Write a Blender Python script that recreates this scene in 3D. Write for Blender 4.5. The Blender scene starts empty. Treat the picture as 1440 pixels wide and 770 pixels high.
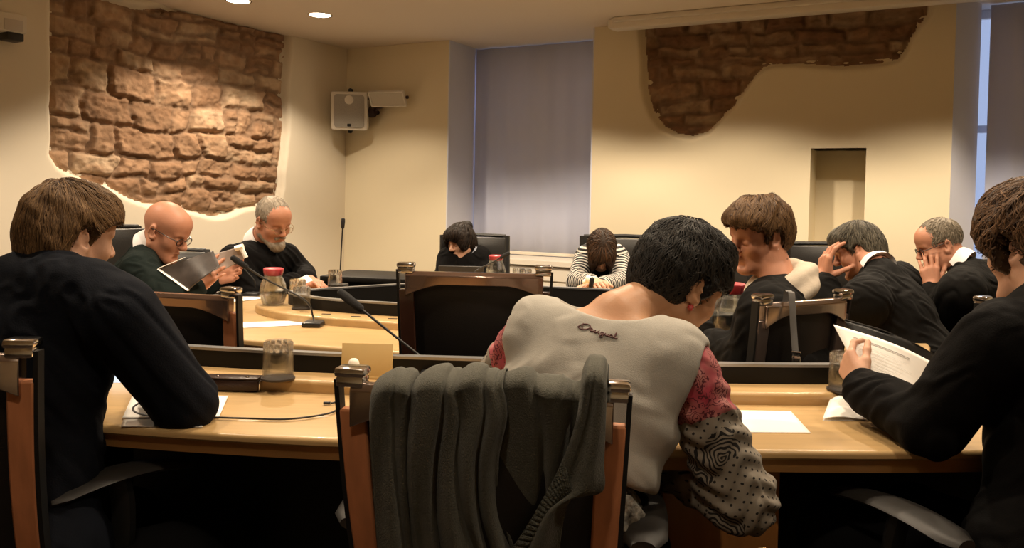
import bpy, bmesh, math, random
import numpy as np
from mathutils import Vector, Matrix, Quaternion
random.seed(7); rng = np.random.default_rng(11)
SC = bpy.context.scene
COL = SC.collection
# ------------------------------------------------------------------ camera
F, CX, CY, CH = 1150.0, 720.0, 312.0, 1.22
_p = math.atan(32.0/F); _r = 0.02
CAM = np.array([0, 0, CH])
_f = np.array([0, math.cos(_p), -math.sin(_p)])
_u0 = np.array([0, math.sin(_p), math.cos(_p)]); _r0 = np.array([1.0, 0, 0])
_rt = _r0*math.cos(_r) + _u0*math.sin(_r)
_up = _u0*math.cos(_r) - _r0*math.sin(_r)
def ray(px, py):
    return _f + _rt*((px-CX)/F) + _up*((CY-py)/F)
def P(px, py, Y):
    d = ray(px, py); return CAM + d*(Y/d[1])
def Pz(px, py, z):
    d = ray(px, py); return CAM + d*((z-CH)/d[2])
def V(*a): return np.array(a, float)
def nrm(v):
    v = np.asarray(v, float); return v/(np.linalg.norm(v)+1e-12)
# ------------------------------------------------------------------ objects
def tag(o, label=None, cat=None, group=None, kind=None):
    if label: o['label'] = label
    if cat: o['category'] = cat
    if group: o['group'] = group
    if kind: o['kind'] = kind
    return o
def empty(name, loc=(0,0,0), yaw=0.0, label=None, cat=None, group=None):
    o = bpy.data.objects.new(name, None); COL.objects.link(o)
    o.location = Vector(loc); o.rotation_euler = (0, 0, -yaw); o.empty_display_size = .1
    return tag(o, label, cat, group)
def wparent(o, root):
    """parent a world-space mesh to a root without moving it"""
    o.parent = root
    m = Matrix.LocRotScale(root.location, root.rotation_euler, None)
    if root.parent is not None:
        pr = root.parent
        m = Matrix.LocRotScale(pr.location, pr.rotation_euler, None) @ root.matrix_parent_inverse @ m
    o.matrix_parent_inverse = m.inverted()
    return o
def mesh_np(name, verts, faces, mat, parent=None, smooth=True, world=False, attrs=None):
    me = bpy.data.meshes.new(name)
    verts = np.asarray(verts, np.float32)
    if isinstance(faces, np.ndarray):
        n, k = faces.shape
        me.vertices.add(len(verts)); me.vertices.foreach_set('co', verts.ravel())
        me.loops.add(n*k); me.loops.foreach_set('vertex_index', faces.astype(np.int32).ravel())
        me.polygons.add(n); me.polygons.foreach_set('loop_start', np.arange(0, n*k, k, dtype=np.int32))
        me.polygons.foreach_set('loop_total', np.full(n, k, np.int32))
        me.update(calc_edges=True); me.validate()
    else:
        me.from_pydata([tuple(v) for v in verts], [], [tuple(f) for f in faces]); me.update()
    if smooth: me.polygons.foreach_set('use_smooth', np.ones(len(me.polygons), bool))
    if attrs:
        for k, a in attrs.items():
            at = me.attributes.new(k, 'FLOAT', 'POINT'); at.data.foreach_set('value', np.asarray(a, np.float32))
    me.materials.append(mat)
    o = bpy.data.objects.new(name, me); COL.objects.link(o)
    if parent is not None:
        if world: wparent(o, parent)
        else: o.parent = parent
    return o
class MB:
    """collects shapes into one mesh"""
    def __init__(s): s.v = []; s.f = []
    def add(s, v, f):
        b = len(s.v); s.v += [tuple(map(float, p)) for p in v]; s.f += [tuple(b+i for i in q) for q in f]; return s
    def box(s, c, d, R=None, bev=0.0):
        bm = bmesh.new(); bmesh.ops.create_cube(bm, size=1)
        for v in bm.verts: v.co = Vector((v.co.x*d[0], v.co.y*d[1], v.co.z*d[2]))
        if bev > 0:
            bmesh.ops.bevel(bm, geom=bm.edges[:], offset=bev, segments=2, affect='EDGES', profile=.5)
        s.bm(bm, c, R); return s
    def bm(s, bm, c=(0,0,0), R=None):
        bm.verts.index_update(); c = np.asarray(c, float)
        vs = [np.array(v.co) for v in bm.verts]
        if R is not None: vs = [np.asarray(R) @ v for v in vs]
        s.add([v+c for v in vs], [[v.index for v in f.verts] for f in bm.faces]); bm.free(); return s
    def tube(s, pts, r, n=8, cap=True, flat=None):
        pts = [np.asarray(p, float) for p in pts]; m = len(pts)
        rs = r if hasattr(r, '__len__') else [r]*m
        t0 = nrm(pts[1]-pts[0]); ref = V(0,0,1) if abs(t0[2]) < .9 else V(1,0,0)
        a = nrm(np.cross(t0, ref)); vs = []
        for i in range(m):
            t = nrm(pts[min(i+1, m-1)]-pts[max(i-1, 0)])
            a = nrm(a - t*np.dot(a, t)); b = np.cross(t, a)
            for k in range(n):
                q = 2*math.pi*k/n
                vs.append(pts[i] + rs[i]*(math.cos(q)*a + math.sin(q)*b*(flat or 1)))
        fs = [(i*n+k, i*n+(k+1)%n, (i+1)*n+(k+1)%n, (i+1)*n+k) for i in range(m-1) for k in range(n)]
        if cap: fs += [tuple(range(n))[::-1], tuple((m-1)*n+k for k in range(n))]
        return s.add(vs, fs)
    def lathe(s, prof, c=(0,0,0), n=28, R=None):
        """prof: (r, z) list; r == 0 makes a pole"""
        vs = []; fs = []; idx = []
        c = np.asarray(c, float)
        for r, z in prof:
            if r < 1e-6: idx.append([len(vs)]); vs.append(V(0, 0, z))
            else:
                idx.append(list(range(len(vs), len(vs)+n)))
                vs += [V(r*math.cos(2*math.pi*k/n), r*math.sin(2*math.pi*k/n), z) for k in range(n)]
        for a, b in zip(idx[:-1], idx[1:]):
            for k in range(n):
                k2 = (k+1) % n
                if len(a) == 1 and len(b) == 1: continue
                if len(a) == 1: fs.append((a[0], b[k2], b[k]))
                elif len(b) == 1: fs.append((a[k], a[k2], b[0]))
                else: fs.append((a[k], a[k2], b[k2], b[k]))
        if R is not None: vs = [np.asarray(R) @ v for v in vs]
        return s.add([v+c for v in vs], fs)
    def loft(s, rings, closed=True, caps=True):
        n = len(rings[0]); m = len(rings); vs = [p for r in rings for p in r]; fs = []
        rg = range(n) if closed else range(n-1)
        for i in range(m-1):
            for k in rg: fs.append((i*n+k, i*n+(k+1) % n, (i+1)*n+(k+1) % n, (i+1)*n+k))
        if caps: fs += [tuple(range(n))[::-1], tuple((m-1)*n+k for k in range(n))]
        return s.add(vs, fs)
    def prism(s, poly, axis0, axis1, ext, o):
        """polygon in plane (axis0, axis1) from origin o, extruded by vector ext"""
        a0, a1, e, o = map(lambda q: np.asarray(q, float), (axis0, axis1, ext, o))
        b = [o + p[0]*a0 + p[1]*a1 for p in poly]; n = len(b)
        fs = [tuple(range(n)), tuple(n+k for k in range(n))[::-1]] + [(k, n+k, n+(k+1) % n, (k+1) % n) for k in range(n)]
        return s.add(b + [p+e for p in b], fs)
    def build(s, name, mat, parent=None, smooth=True, world=False, bev=0, fixn=True):
        o = mesh_np(name, np.array(s.v), s.f, mat, parent, False, world)
        me = o.data
        if fixn:
            bm = bmesh.new(); bm.from_mesh(me); bmesh.ops.recalc_face_normals(bm, faces=bm.faces); bm.to_mesh(me); bm.free()
        if smooth:
            me.polygons.foreach_set('use_smooth', np.ones(len(me.polygons), bool))
            try: me.set_sharp_from_angle(angle=math.radians(38))
            except Exception: pass
        if bev:
            md = o.modifiers.new('bevel', 'BEVEL'); md.width = bev; md.segments = 2; md.limit_method = 'ANGLE'
        return o
def Rz(a): c, s = math.cos(a), math.sin(a); return np.array([[c,-s,0],[s,c,0],[0,0,1]])
def Rx(a): c, s = math.cos(a), math.sin(a); return np.array([[1,0,0],[0,c,-s],[0,s,c]])
def Ry(a): c, s = math.cos(a), math.sin(a); return np.array([[c,0,s],[0,1,0],[-s,0,c]])
def catmull(pts, n=8, closed=False):
    pts = [np.asarray(p, float) for p in pts]; m = len(pts); out = []
    for i in range(m if closed else m-1):
        g = (lambda j: pts[j % m]) if closed else (lambda j: pts[min(max(j, 0), m-1)])
        p0, p1, p2, p3 = g(i-1), g(i), g(i+1), g(i+2)
        for k in range(n):
            t = k/n
            out.append(.5*((2*p1) + (p2-p0)*t + (2*p0-5*p1+4*p2-p3)*t*t + (3*p1-p0-3*p2+p3)*t**3))
    if not closed: out.append(pts[-1])
    return out
# ------------------------------------------------------------------ noise
def _hash(i, j, seed=0):
    h = (i.astype(np.int64)*374761393 + j.astype(np.int64)*668265263 + seed*1442695041) & 0xffffffff
    h = ((h ^ (h >> 13))*1274126177) & 0xffffffff
    return ((h ^ (h >> 16)) & 0xffff)/65535.0
def vnoise(x, y, seed=0):
    xi, yi = np.floor(x), np.floor(y); fx, fy = x-xi, y-yi
    fx = fx*fx*(3-2*fx); fy = fy*fy*(3-2*fy)
    a = _hash(xi, yi, seed); b = _hash(xi+1, yi, seed); c = _hash(xi, yi+1, seed); d = _hash(xi+1, yi+1, seed)
    return (a*(1-fx)+b*fx)*(1-fy) + (c*(1-fx)+d*fx)*fy
def fbm(x, y, o=4, seed=0):
    s = 0; a = .5
    for i in range(o): s = s + a*vnoise(x, y, seed+i); x = x*2.03; y = y*2.03; a *= .5
    return s
# ------------------------------------------------------------------ materials
M = {}
def mat(name, col=(.5,.5,.5), rough=.6, metal=0.0, var=0.0, vscale=6.0, stretch=(1,1,1), bump=0.0, bscale=60.0, bstretch=(1,1,1),
        spec=.5, trans=0.0, ior=1.45, sss=0.0, emit=None, estr=0.0, coat=0.0, sheen=0.0, tone=None, col2=None, coords='Object'):
    m = bpy.data.materials.new(name); m.use_nodes = True; nt = m.node_tree; N = nt.nodes; L = nt.links
    b = N['Principled BSDF']; c4 = (*col, 1)
    b.inputs['Base Color'].default_value = c4; b.inputs['Roughness'].default_value = rough
    b.inputs['Metallic'].default_value = metal; b.inputs['Specular IOR Level'].default_value = spec
    b.inputs['IOR'].default_value = ior; b.inputs['Transmission Weight'].default_value = trans
    b.inputs['Coat Weight'].default_value = coat; b.inputs['Sheen Weight'].default_value = sheen
    if sss:
        b.inputs['Subsurface Weight'].default_value = sss; b.inputs['Subsurface Radius'].default_value = (.012, .005, .003)
        b.inputs['Subsurface Scale'].default_value = 1.0
    if emit: b.inputs['Emission Color'].default_value = (*emit, 1); b.inputs['Emission Strength'].default_value = estr
    tc = N.new('ShaderNodeTexCoord')
    colsock = None
    if var > 0 or col2:
        mp = N.new('ShaderNodeMapping'); mp.inputs['Scale'].default_value = stretch; L.new(tc.outputs[coords], mp.inputs['Vector'])
        nz = N.new('ShaderNodeTexNoise'); nz.inputs['Scale'].default_value = vscale; nz.inputs['Detail'].default_value = 5
        L.new(mp.outputs[0], nz.inputs['Vector'])
        mx = N.new('ShaderNodeMix'); mx.data_type = 'RGBA'
        rp = N.new('ShaderNodeMapRange'); rp.inputs['From Min'].default_value = .3; rp.inputs['From Max'].default_value = .7
        L.new(nz.outputs['Fac'], rp.inputs['Value']); L.new(rp.outputs[0], mx.inputs['Factor'])
        c2 = col2 or tuple(x*(1-var) for x in col)
        mx.inputs['A'].default_value = c4; mx.inputs['B'].default_value = (*c2, 1); colsock = mx.outputs['Result']
    if tone:
        at = N.new('ShaderNodeAttribute'); at.attribute_name = 'tone'
        m2 = N.new('ShaderNodeMix'); m2.data_type = 'RGBA'; L.new(at.outputs['Fac'], m2.inputs['Factor'])
        if colsock: L.new(colsock, m2.inputs['A'])
        else: m2.inputs['A'].default_value = c4
        m2.inputs['B'].default_value = (*tone, 1); colsock = m2.outputs['Result']
    if colsock: L.new(colsock, b.inputs['Base Color'])
    if bump > 0:
        mp = N.new('ShaderNodeMapping'); mp.inputs['Scale'].default_value = bstretch; L.new(tc.outputs[coords], mp.inputs['Vector'])
        nz = N.new('ShaderNodeTexNoise'); nz.inputs['Scale'].default_value = bscale; nz.inputs['Detail'].default_value = 3
        L.new(mp.outputs[0], nz.inputs['Vector'])
        bp = N.new('ShaderNodeBump'); bp.inputs['Strength'].default_value = bump; bp.inputs['Distance'].default_value = .01
        L.new(nz.outputs['Fac'], bp.inputs['Height']); L.new(bp.outputs[0], b.inputs['Normal'])
    M[name] = m; return m
def nodes(m): return m.node_tree.nodes, m.node_tree.links, m.node_tree.nodes['Principled BSDF']
# ------------------------------------------------------------------ SDF sculpting
class Ops:
    def __init__(s): s.o = []
    def cone(s, a, b, ra, rb=None, k=.02, sub=False):
        a = np.asarray(a, float); b = np.asarray(b, float); rb = ra if rb is None else rb; r = max(ra, rb)
        s.o.append(('c', (a, b, ra, rb), k, sub, np.minimum(a, b)-r, np.maximum(a, b)+r)); return s
    def ell(s, c, r, R=None, k=.02, sub=False):
        c = np.asarray(c, float); r = np.broadcast_to(np.asarray(r, float), (3,)).copy(); R = np.eye(3) if R is None else np.asarray(R)
        e = np.sqrt(((R*r)**2).sum(1))
        s.o.append(('e', (c, r, R), k, sub, c-e, c+e)); return s
    def plane(s, p, n, k=.004):
        """keep the side the normal points away from"""
        s.o.append(('p', (np.asarray(p, float), nrm(n)), k, True, None, None)); return s
    def halfcap(s, p, n, c, r, k=.004):
        """cut away (n side of plane) but only inside the sphere c, r"""
        s.o.append(('h', (np.asarray(p, float), nrm(n), np.asarray(c, float), r), k, True, np.asarray(c)-r, np.asarray(c)+r)); return s
    def ext(s, other): s.o += other.o; return s
    def ev(s, Q, ops=None):
        f = np.full(len(Q), 1.0)
        for t, a, k, sub, lo, hi in (ops if ops is not None else s.o):
            if t == 'c':
                A, B, ra, rb = a; ab = B-A; L2 = ab @ ab + 1e-12
                h = np.clip(((Q-A) @ ab)/L2, 0, 1); d = np.linalg.norm(Q-A-h[:, None]*ab, axis=1) - (ra+(rb-ra)*h)
            elif t == 'e':
                c, r, R = a; q = (Q-c) @ R
                k0 = np.linalg.norm(q/r, axis=1); k1 = np.linalg.norm(q/(r*r), axis=1)+1e-9; d = k0*(k0-1)/k1
            elif t == 'p':
                d = -((Q-a[0]) @ a[1])
            else:
                d = np.maximum(-((Q-a[0]) @ a[1]), np.linalg.norm(Q-a[2], axis=1)-a[3])
            if sub:
                h = np.clip(.5+.5*(d+f)/k, 0, 1); f = -( d*(1-h) - f*h - k*h*(1-h)) if False else _smax(f, -d, k)
            else:
                h = np.clip(.5+.5*(d-f)/k, 0, 1); f = d*(1-h)+f*h - k*h*(1-h)
        return f
    def bounds(s):
        lo = np.min([o[4] for o in s.o if not o[3]], axis=0); hi = np.max([o[5] for o in s.o if not o[3]], axis=0); return lo, hi
    def grad(s, Q, e=.0015):
        g = np.stack([s.ev(Q+np.eye(3)[i]*e)-s.ev(Q-np.eye(3)[i]*e) for i in range(3)], 1)
        return g/(np.linalg.norm(g, axis=1)[:, None]+1e-9)
def _smax(a, b, k):
    h = np.clip(.5-.5*(b-a)/k, 0, 1); return b*(1-h)+a*h + k*h*(1-h)
def sdf_surface(S, res):
    B = 16; lo, hi = S.bounds(); pad = .02; lo = lo-pad; hi = hi+pad
    nb = np.ceil((hi-lo)/(res*B)).astype(int)+1
    NN = (nb+2)*B; gids = []; poss = []; quads = []
    ax = np.arange(B+1); GI = np.stack(np.meshgrid(ax, ax, ax, indexing='ij'), -1).reshape(-1, 3)
    def gid(i): return (i[..., 0]*NN[1] + i[..., 1])*NN[2] + i[..., 2]
    E = [((0,0,0),(1,0,0)),((0,1,0),(1,1,0)),((0,0,1),(1,0,1)),((0,1,1),(1,1,1)),
         ((0,0,0),(0,1,0)),((1,0,0),(1,1,0)),((0,0,1),(0,1,1)),((1,0,1),(1,1,1)),
         ((0,0,0),(0,0,1)),((1,0,0),(1,0,1)),((0,1,0),(0,1,1)),((1,1,0),(1,1,1))]
    for bx in range(nb[0]):
        for by in range(nb[1]):
            for bz in range(nb[2]):
                b0 = lo + np.array([bx,by,bz])*B*res; b1 = b0+B*res
                ops = []; has = False
                for o in S.o:
                    if o[4] is None: ops.append(o); continue
                    m = o[2]+2*res
                    if np.all(o[4]-m <= b1) and np.all(o[5]+m >= b0):
                        ops.append(o); has |= not o[3]
                if not has: continue
                vals = S.ev(b0+GI*res, ops).reshape(B+1, B+1, B+1); ins = vals < 0
                if ins.all() or not ins.any(): continue
                base = np.array([bx+1,by+1,bz+1])*B
                cnt = sum(ins[i:B+i, j:B+j, k:B+k].astype(int) for i in (0,1) for j in (0,1) for k in (0,1))
                act = np.argwhere((cnt > 0) & (cnt < 8))
                if len(act):
                    acc = np.zeros((len(act), 3)); n = np.zeros(len(act))
                    for e0, e1 in E:
                        i0 = act+e0; i1 = act+e1
                        v0 = vals[tuple(i0.T)]; v1 = vals[tuple(i1.T)]; cr = (v0 < 0) != (v1 < 0)
                        t = np.where(cr, v0/(v0-v1+1e-20*(v0 == v1)), 0)[:, None]
                        p = i0 + (np.array(e1)-np.array(e0))*t
                        acc += p*cr[:, None]; n += cr
                    poss.append(b0+acc/n[:, None]*res); gids.append(gid(act+base))
                for a in range(3):
                    d = np.zeros(3, int); d[a] = 1
                    s0 = ins[:B, :B, :B]; s1 = ins[d[0]:B+d[0], d[1]:B+d[1], d[2]:B+d[2]]
                    ch = np.argwhere(s0 != s1)
                    if not len(ch): continue
                    fl = s0[tuple(ch.T)]
                    u = np.zeros(3, int); u[(a+1) % 3] = 1; w = np.zeros(3, int); w[(a+2) % 3] = 1
                    g = ch+base
                    q = np.stack([gid(g), gid(g-u), gid(g-u-w), gid(g-w)], 1)
                    q[~fl] = q[~fl][:, ::-1]; quads.append(q)
    gids = np.concatenate(gids); poss = np.concatenate(poss); quads = np.concatenate(quads)
    o = np.argsort(gids); gids = gids[o]; poss = poss[o]
    ix = np.searchsorted(gids, quads); ix = np.clip(ix, 0, len(gids)-1)
    ok = (gids[ix] == quads).all(1)
    return poss, ix[ok]
def sculpt(name, S, res, m, parent, post=None, attrs=None):
    v, q = sdf_surface(S, res)
    if post is not None: v = post(v, S.grad(v))
    at = {k: f(v) for k, f in attrs.items()} if attrs else None
    o = mesh_np(name, v, q, m, parent, True, True, at)
    return o
# ================================================================== materials
CEIL = 2.6
mat('plaster', (.78,.69,.50), .85, bump=.04, bscale=30)
mat('plaster_left', (.80,.72,.58), .85, bump=.04, bscale=30)
mat('ceiling_paint', (.80,.70,.58), .9)
mat('floor_wood', (.035,.022,.015), .5, var=.4, vscale=4, stretch=(1,12,1))
mat('white_paint', (.78,.72,.62), .5)
mat('reveal_paint', (.68,.70,.80), .7)
mat('maple', (.50,.33,.148), .33, var=.16, vscale=3.5, stretch=(1.2,14,6), coat=.15)
mat('maple_edge', (.42,.22,.075), .35, var=.25, vscale=4, stretch=(1,10,4), coat=.2)
mat('pedestal_wood', (.42,.18,.05), .4, var=.3, vscale=3, stretch=(6,6,1))
mat('black_panel', (.006,.005,.004), .5, spec=.3)
mat('alu', (.42,.42,.42), .35, metal=.9)
mat('chrome', (.75,.72,.70), .14, metal=1)
mat('black_plastic', (.012,.012,.012), .4)
mat('grey_plastic', (.022,.020,.018), .5)
mat('white_plastic', (.74,.69,.60), .45)
mat('paper', (.88,.85,.80), .7)
mat('blue_paper', (.55,.68,.80), .6)
# ------------------------------------------------------------------ wall frames
A0 = Pz(488,69,CEIL); A1 = Pz(890,34,CEIL)
EB = nrm((A1-A0)*[1,1,0]); NB = V(-EB[1], EB[0], 0)          # along the back wall, and outward
EL = nrm((A0-Pz(270,16,CEIL))*[1,1,0]); NL = V(-EL[1], EL[0], 0)
CORN = V(A0[0], A0[1], 0)
def hit(px, py, o, n):
    d = ray(px, py); t = ((o-CAM) @ n)/(d @ n); return CAM+d*t
def onb(px, py): q = hit(px, py, CORN, NB)-CORN; return q @ EB, q[2]
def onl(px, py): q = hit(px, py, CORN, NL)-CORN; return q @ EL, q[2]
def wb(s, z, dpt=0.0): return CORN + EB*s + NB*dpt + V(0,0,z)
def wl(s, z, dpt=0.0): return CORN + EL*s + NL*dpt + V(0,0,z)
def inpoly(x, y, poly):
    c = np.zeros(x.shape, bool); n = len(poly); dm = np.full(x.shape, 9.0)
    for i in range(n):
        x1, y1 = poly[i]; x2, y2 = poly[(i+1) % n]
        cr = ((y1 > y) != (y2 > y)) & (x < (x2-x1)*(y-y1)/(y2-y1+1e-12)+x1); c ^= cr
        L2 = (x2-x1)**2+(y2-y1)**2+1e-12; t = np.clip(((x-x1)*(x2-x1)+(y-y1)*(y2-y1))/L2, 0, 1)
        dm = np.minimum(dm, np.hypot(x-x1-t*(x2-x1), y-y1-t*(y2-y1)))
    return np.where(c, -dm, dm)
def gridfaces(nx, ny, keep=None):
    i = np.arange(nx*ny).reshape(nx, ny)
    q = np.stack([i[:-1,:-1], i[1:,:-1], i[1:,1:], i[:-1,1:]], -1).reshape(-1, 4)
    if keep is not None: q = q[keep.ravel()[q].all(1)]
    return q
def stonework(s, z, seed, hr=(.09,.24), wr=(.14,.46)):
    """height, tone, mortar of a random rubble wall"""
    r = np.random.default_rng(seed)
    z0 = z + .075*(fbm(s*2.6, z*2.6, 3, seed)-.5)*2 + .030*(fbm(s*10, z*10, 3, seed+5)-.5)
    rows = [-.3]
    while rows[-1] < 3.2: rows.append(rows[-1]+r.uniform(*hr))
    rows = np.array(rows); ri = np.clip(np.searchsorted(rows, z0)-1, 0, len(rows)-2)
    h = np.zeros(s.shape); tone = np.zeros(s.shape); edge = np.full(s.shape, 9.0)
    for k in range(len(rows)-1):
        m = ri == k
        if not m.any(): continue
        hk = rows[k+1]-rows[k]
        cols = [s.min()-.5-r.uniform(0,.3)]
        while cols[-1] < s.max()+.6: cols.append(cols[-1]+r.uniform(*wr)*(.55+hk*3.2))
        cols = np.array(cols)
        sj = s[m] + .06*(fbm(s[m]*6, z[m]*6, 3, seed+k)-.5)*2 + .35*(z0[m]-rows[k]-hk/2)*(r.random()-.5)
        ci = np.clip(np.searchsorted(cols, sj)-1, 0, len(cols)-2)
        e = np.minimum(np.minimum(sj-cols[ci], cols[ci+1]-sj), np.minimum(z0[m]-rows[k], rows[k+1]-z0[m]))
        # some stones split into two thin courses
        sp = r.random(len(cols)) < .35; zs = rows[k]+hk*r.uniform(.35,.65,len(cols))
        split = sp[ci] & (hk > .14); e = np.where(split, np.minimum(e, np.abs(z0[m]-zs[ci])), e)
        up = split & (z0[m] > zs[ci])
        t = r.random(len(cols)); t2 = r.random(len(cols)); hh = r.uniform(-1,1,len(cols)); tx = r.uniform(-1,1,len(cols)); tz = r.uniform(-1,1,len(cols))
        tone[m] = np.where(up, t2[ci], t[ci]); edge[m] = e
        mid = (cols[ci]+cols[ci+1])/2
        h[m] = .012*hh[ci]*np.where(up,-1,1) + .05*tx[ci]*(sj-mid) + .10*tz[ci]*(z0[m]-rows[k]-hk/2)
    jit = .012*(fbm(s*18, z*18, 3, seed+9))
    gap = .004+.020*np.clip(fbm(s*5, z*5, 2, seed+12)*2-.75, 0, 1); prof = np.clip((edge-gap*.5-jit*.6)/(.010+.022*vnoise(s*4, z*4, seed+13)), 0, 1); prof = prof*prof*(3-2*prof)
    rough = .046*(fbm(s*8, z*12, 5, seed+3)-.5) + .034*(fbm(s*26, z*32, 3, seed+4)-.5) - .018*np.clip(fbm(s*13+5, z*15, 3, seed+14)*3-1.75, 0, 1)
    return -.022 + prof*(.026+h) + rough, np.clip(tone*.62+.62*(fbm(s*13, z*16, 4, seed+8)-.28), 0, 1), (1-prof)*(.35+.65*fbm(s*9, z*9, 2, seed+15))
def stone_mat(name, c0, c1, c2, cm):
    m = mat(name, c0, .92, bump=.5, bscale=42); N, L, b = nodes(m)
    at = N.new('ShaderNodeAttribute'); at.attribute_name = 'tone'
    cr = N.new('ShaderNodeValToRGB'); e = cr.color_ramp.elements
    e[0].position = .15; e[0].color = (*c0,1); e[1].position = .85; e[1].color = (*c2,1); q = e.new(.5); q.color = (*c1,1)
    L.new(at.outputs['Fac'], cr.inputs[0])
    a2 = N.new('ShaderNodeAttribute'); a2.attribute_name = 'mortar'
    mx = N.new('ShaderNodeMix'); mx.data_type = 'RGBA'; mx.inputs['B'].default_value = (*cm,1)
    L.new(a2.outputs['Fac'], mx.inputs['Factor']); L.new(cr.outputs[0], mx.inputs['A'])
    tc = N.new('ShaderNodeTexCoord'); nz = N.new('ShaderNodeTexNoise'); nz.inputs['Scale'].default_value = 9; nz.inputs['Detail'].default_value = 8
    L.new(tc.outputs['Object'], nz.inputs['Vector'])
    m2 = N.new('ShaderNodeMix'); m2.data_type = 'RGBA'; m2.blend_type = 'MULTIPLY'; m2.inputs['Factor'].default_value = .8
    rp = N.new('ShaderNodeMapRange'); rp.inputs['From Min'].default_value = .3; rp.inputs['From Max'].default_value = .7
    rp.inputs['To Min'].default_value = .6; rp.inputs['To Max'].default_value = 1.15
    L.new(nz.outputs['Fac'], rp.inputs[0]); L.new(mx.outputs['Result'], m2.inputs['A']); L.new(rp.outputs[0], m2.inputs['B'])
    L.new(m2.outputs['Result'], b.inputs['Base Color']); return m
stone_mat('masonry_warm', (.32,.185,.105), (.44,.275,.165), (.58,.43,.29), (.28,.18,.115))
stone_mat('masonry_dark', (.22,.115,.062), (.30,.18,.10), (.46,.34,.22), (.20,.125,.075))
# ------------------------------------------------------------------ wall_left with its plaster hole
PL = [onl(*q) for q in [(78,-70),(77,0),(77,60),(78,110),(76,150),(79,190),(76,216),(86,232),(104,243),(130,252),(160,262),(182,275),(206,284),(232,287),(262,292),(285,298),
      (303,303),(320,300),(345,290),(375,288),(392,283),(396,262),(397,240),(400,215),(403,185),(404,160),(402,130),(404,95),(407,70),(406,42),(370,36),(330,30),(285,19),(255,11),(225,12),(200,13),(180,8),(150,-2),(120,-20),(95,-55)]]
S0 = onl(-160,300)[0]
def relief_wall(s0, s1, z0, z1, poly, step, wf, deep, chamf):
    nx = int((s1-s0)/step)+1; ny = int((z1-z0)/step)+1
    s, z = np.meshgrid(np.linspace(s0,s1,nx), np.linspace(z0,z1,ny), indexing='ij')
    d = inpoly(s, z, poly) + .010*(fbm(s*12, z*12, 3, 2)-.5)
    t = np.clip((chamf-d)/chamf, 0, 1); t = t*t*(3-2*t)
    t2 = np.clip((-d-.025)/.03, 0, 1); dep = deep*t + .075*t2 + .004*(fbm(s*1.6, z*1.6, 2, 5)-.5)
    edge = np.minimum(np.minimum(s-s0, s1-s), np.minimum(z-z0, z1-z)); 
    v = np.stack([wf(a, b, c) for a, b, c in zip(s.ravel(), z.ravel(), dep.ravel())])
    return v, gridfaces(nx, ny)
def stone_patch(name, poly, step, wf, deep, m, seed, parent_label, **kw):
    pa = np.array(poly); s0, z0 = pa.min(0)-.02; s1, z1 = pa.max(0)+.02; z1 = min(z1, CEIL-.004)
    nx = int((s1-s0)/step)+1; ny = int((z1-z0)/step)+1
    s, z = np.meshgrid(np.linspace(s0,s1,nx), np.linspace(z0,z1,ny), indexing='ij')
    d = inpoly(s, z, poly)
    h, tone, mort = stonework(s, z, seed, **kw)
    h = np.where(d > -.02, np.minimum(h, -.02), h)
    v = np.stack([wf(a, b, deep-.028-c) for a, b, c in zip(s.ravel(), z.ravel(), h.ravel())])
    q = gridfaces(nx, ny, d < .012)
    used = np.unique(q); mp = np.zeros(len(v), int); mp[used] = np.arange(len(used))
    o = mesh_np(name, v[used], mp[q], m, None, True, False, {'tone': tone.ravel()[used], 'mortar': mort.ravel()[used]})
    return o
v, q = relief_wall(S0, 0.0, 0, CEIL, PL, .016, wl, .075, .036)
# solid back so that the wall has thickness
nb = len(v); bk = [wl(S0,0,.2), wl(0,0,.2), wl(0,CEIL,.2), wl(S0,CEIL,.2)]
w = mesh_np('wall_left', np.vstack([v, bk]), np.vstack([q, [[nb,nb+3,nb+2,nb+1]]]), M['plaster_left'], None, True)
w['kind'] = 'structure'
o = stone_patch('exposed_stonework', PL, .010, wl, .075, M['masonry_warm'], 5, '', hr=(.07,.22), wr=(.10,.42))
tag(o, kind='structure'); o.name = 'wall_left_stonework'
# ------------------------------------------------------------------ wall_back: boxes, niche, and a relief patch
PB = [onb(*q) for q in [(905,20),(906,60),(908,90),(909,120),(913,142),(920,160),(932,175),(950,185),(972,189),(994,182),(1008,168),(1018,156),(1030,146),(1036,136),(1048,118),(1060,103),
      (1072,91),(1090,87),(1120,86),(1150,88),(1185,90),(1215,88),(1240,85),(1262,80),(1272,66),(1282,45),(1292,32),(1301,20),(1306,-5),(1312,-60),(1100,-60),(905,-20)]]
PB = [(s, min(z, CEIL+.05)) for s, z in PB]
W1a, W1b = onb(629,200)[0], onb(833,200)[0]; SILL1 = onb(770,367)[1]
W2a = onb(1339,200)[0]; SEND = W2a+1.35; S_END2 = SEND+.5
NIa, NIb = onb(1139,250)[0], onb(1217,250)[0]; NIz = onb(1178,194)[1]
mb = MB()
def bb(s0, s1, z0, z1, d0=0.0, d1=.5):
    c = [wb(s, z, d) for d in (d0, d1) for z in (z0, z1) for s in (s0, s1)]
    mb.add(c, [(0,1,3,2),(4,6,7,5),(0,4,5,1),(2,3,7,6),(0,2,6,4),(1,5,7,3)])
bb(-.25, W1a, 0, CEIL); bb(W1a, W1b, 0, SILL1)
ZR = 1.62; ZN0 = .55
bb(W1b, NIa, 0, ZR); bb(NIb, W2a, 0, ZR); bb(NIa, NIb, 0, ZN0); bb(NIa, NIb, NIz, ZR) if NIz < ZR else None
bb(NIa, NIb, ZN0, min(NIz,ZR), .30, .5)
bb(W2a, SEND, 0, SILL1); bb(SEND, S_END2, 0, CEIL)
v, q = relief_wall(W1b, W2a, ZR, CEIL, PB, .016, wb, .07, .05)
n0 = len(mb.v)
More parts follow.
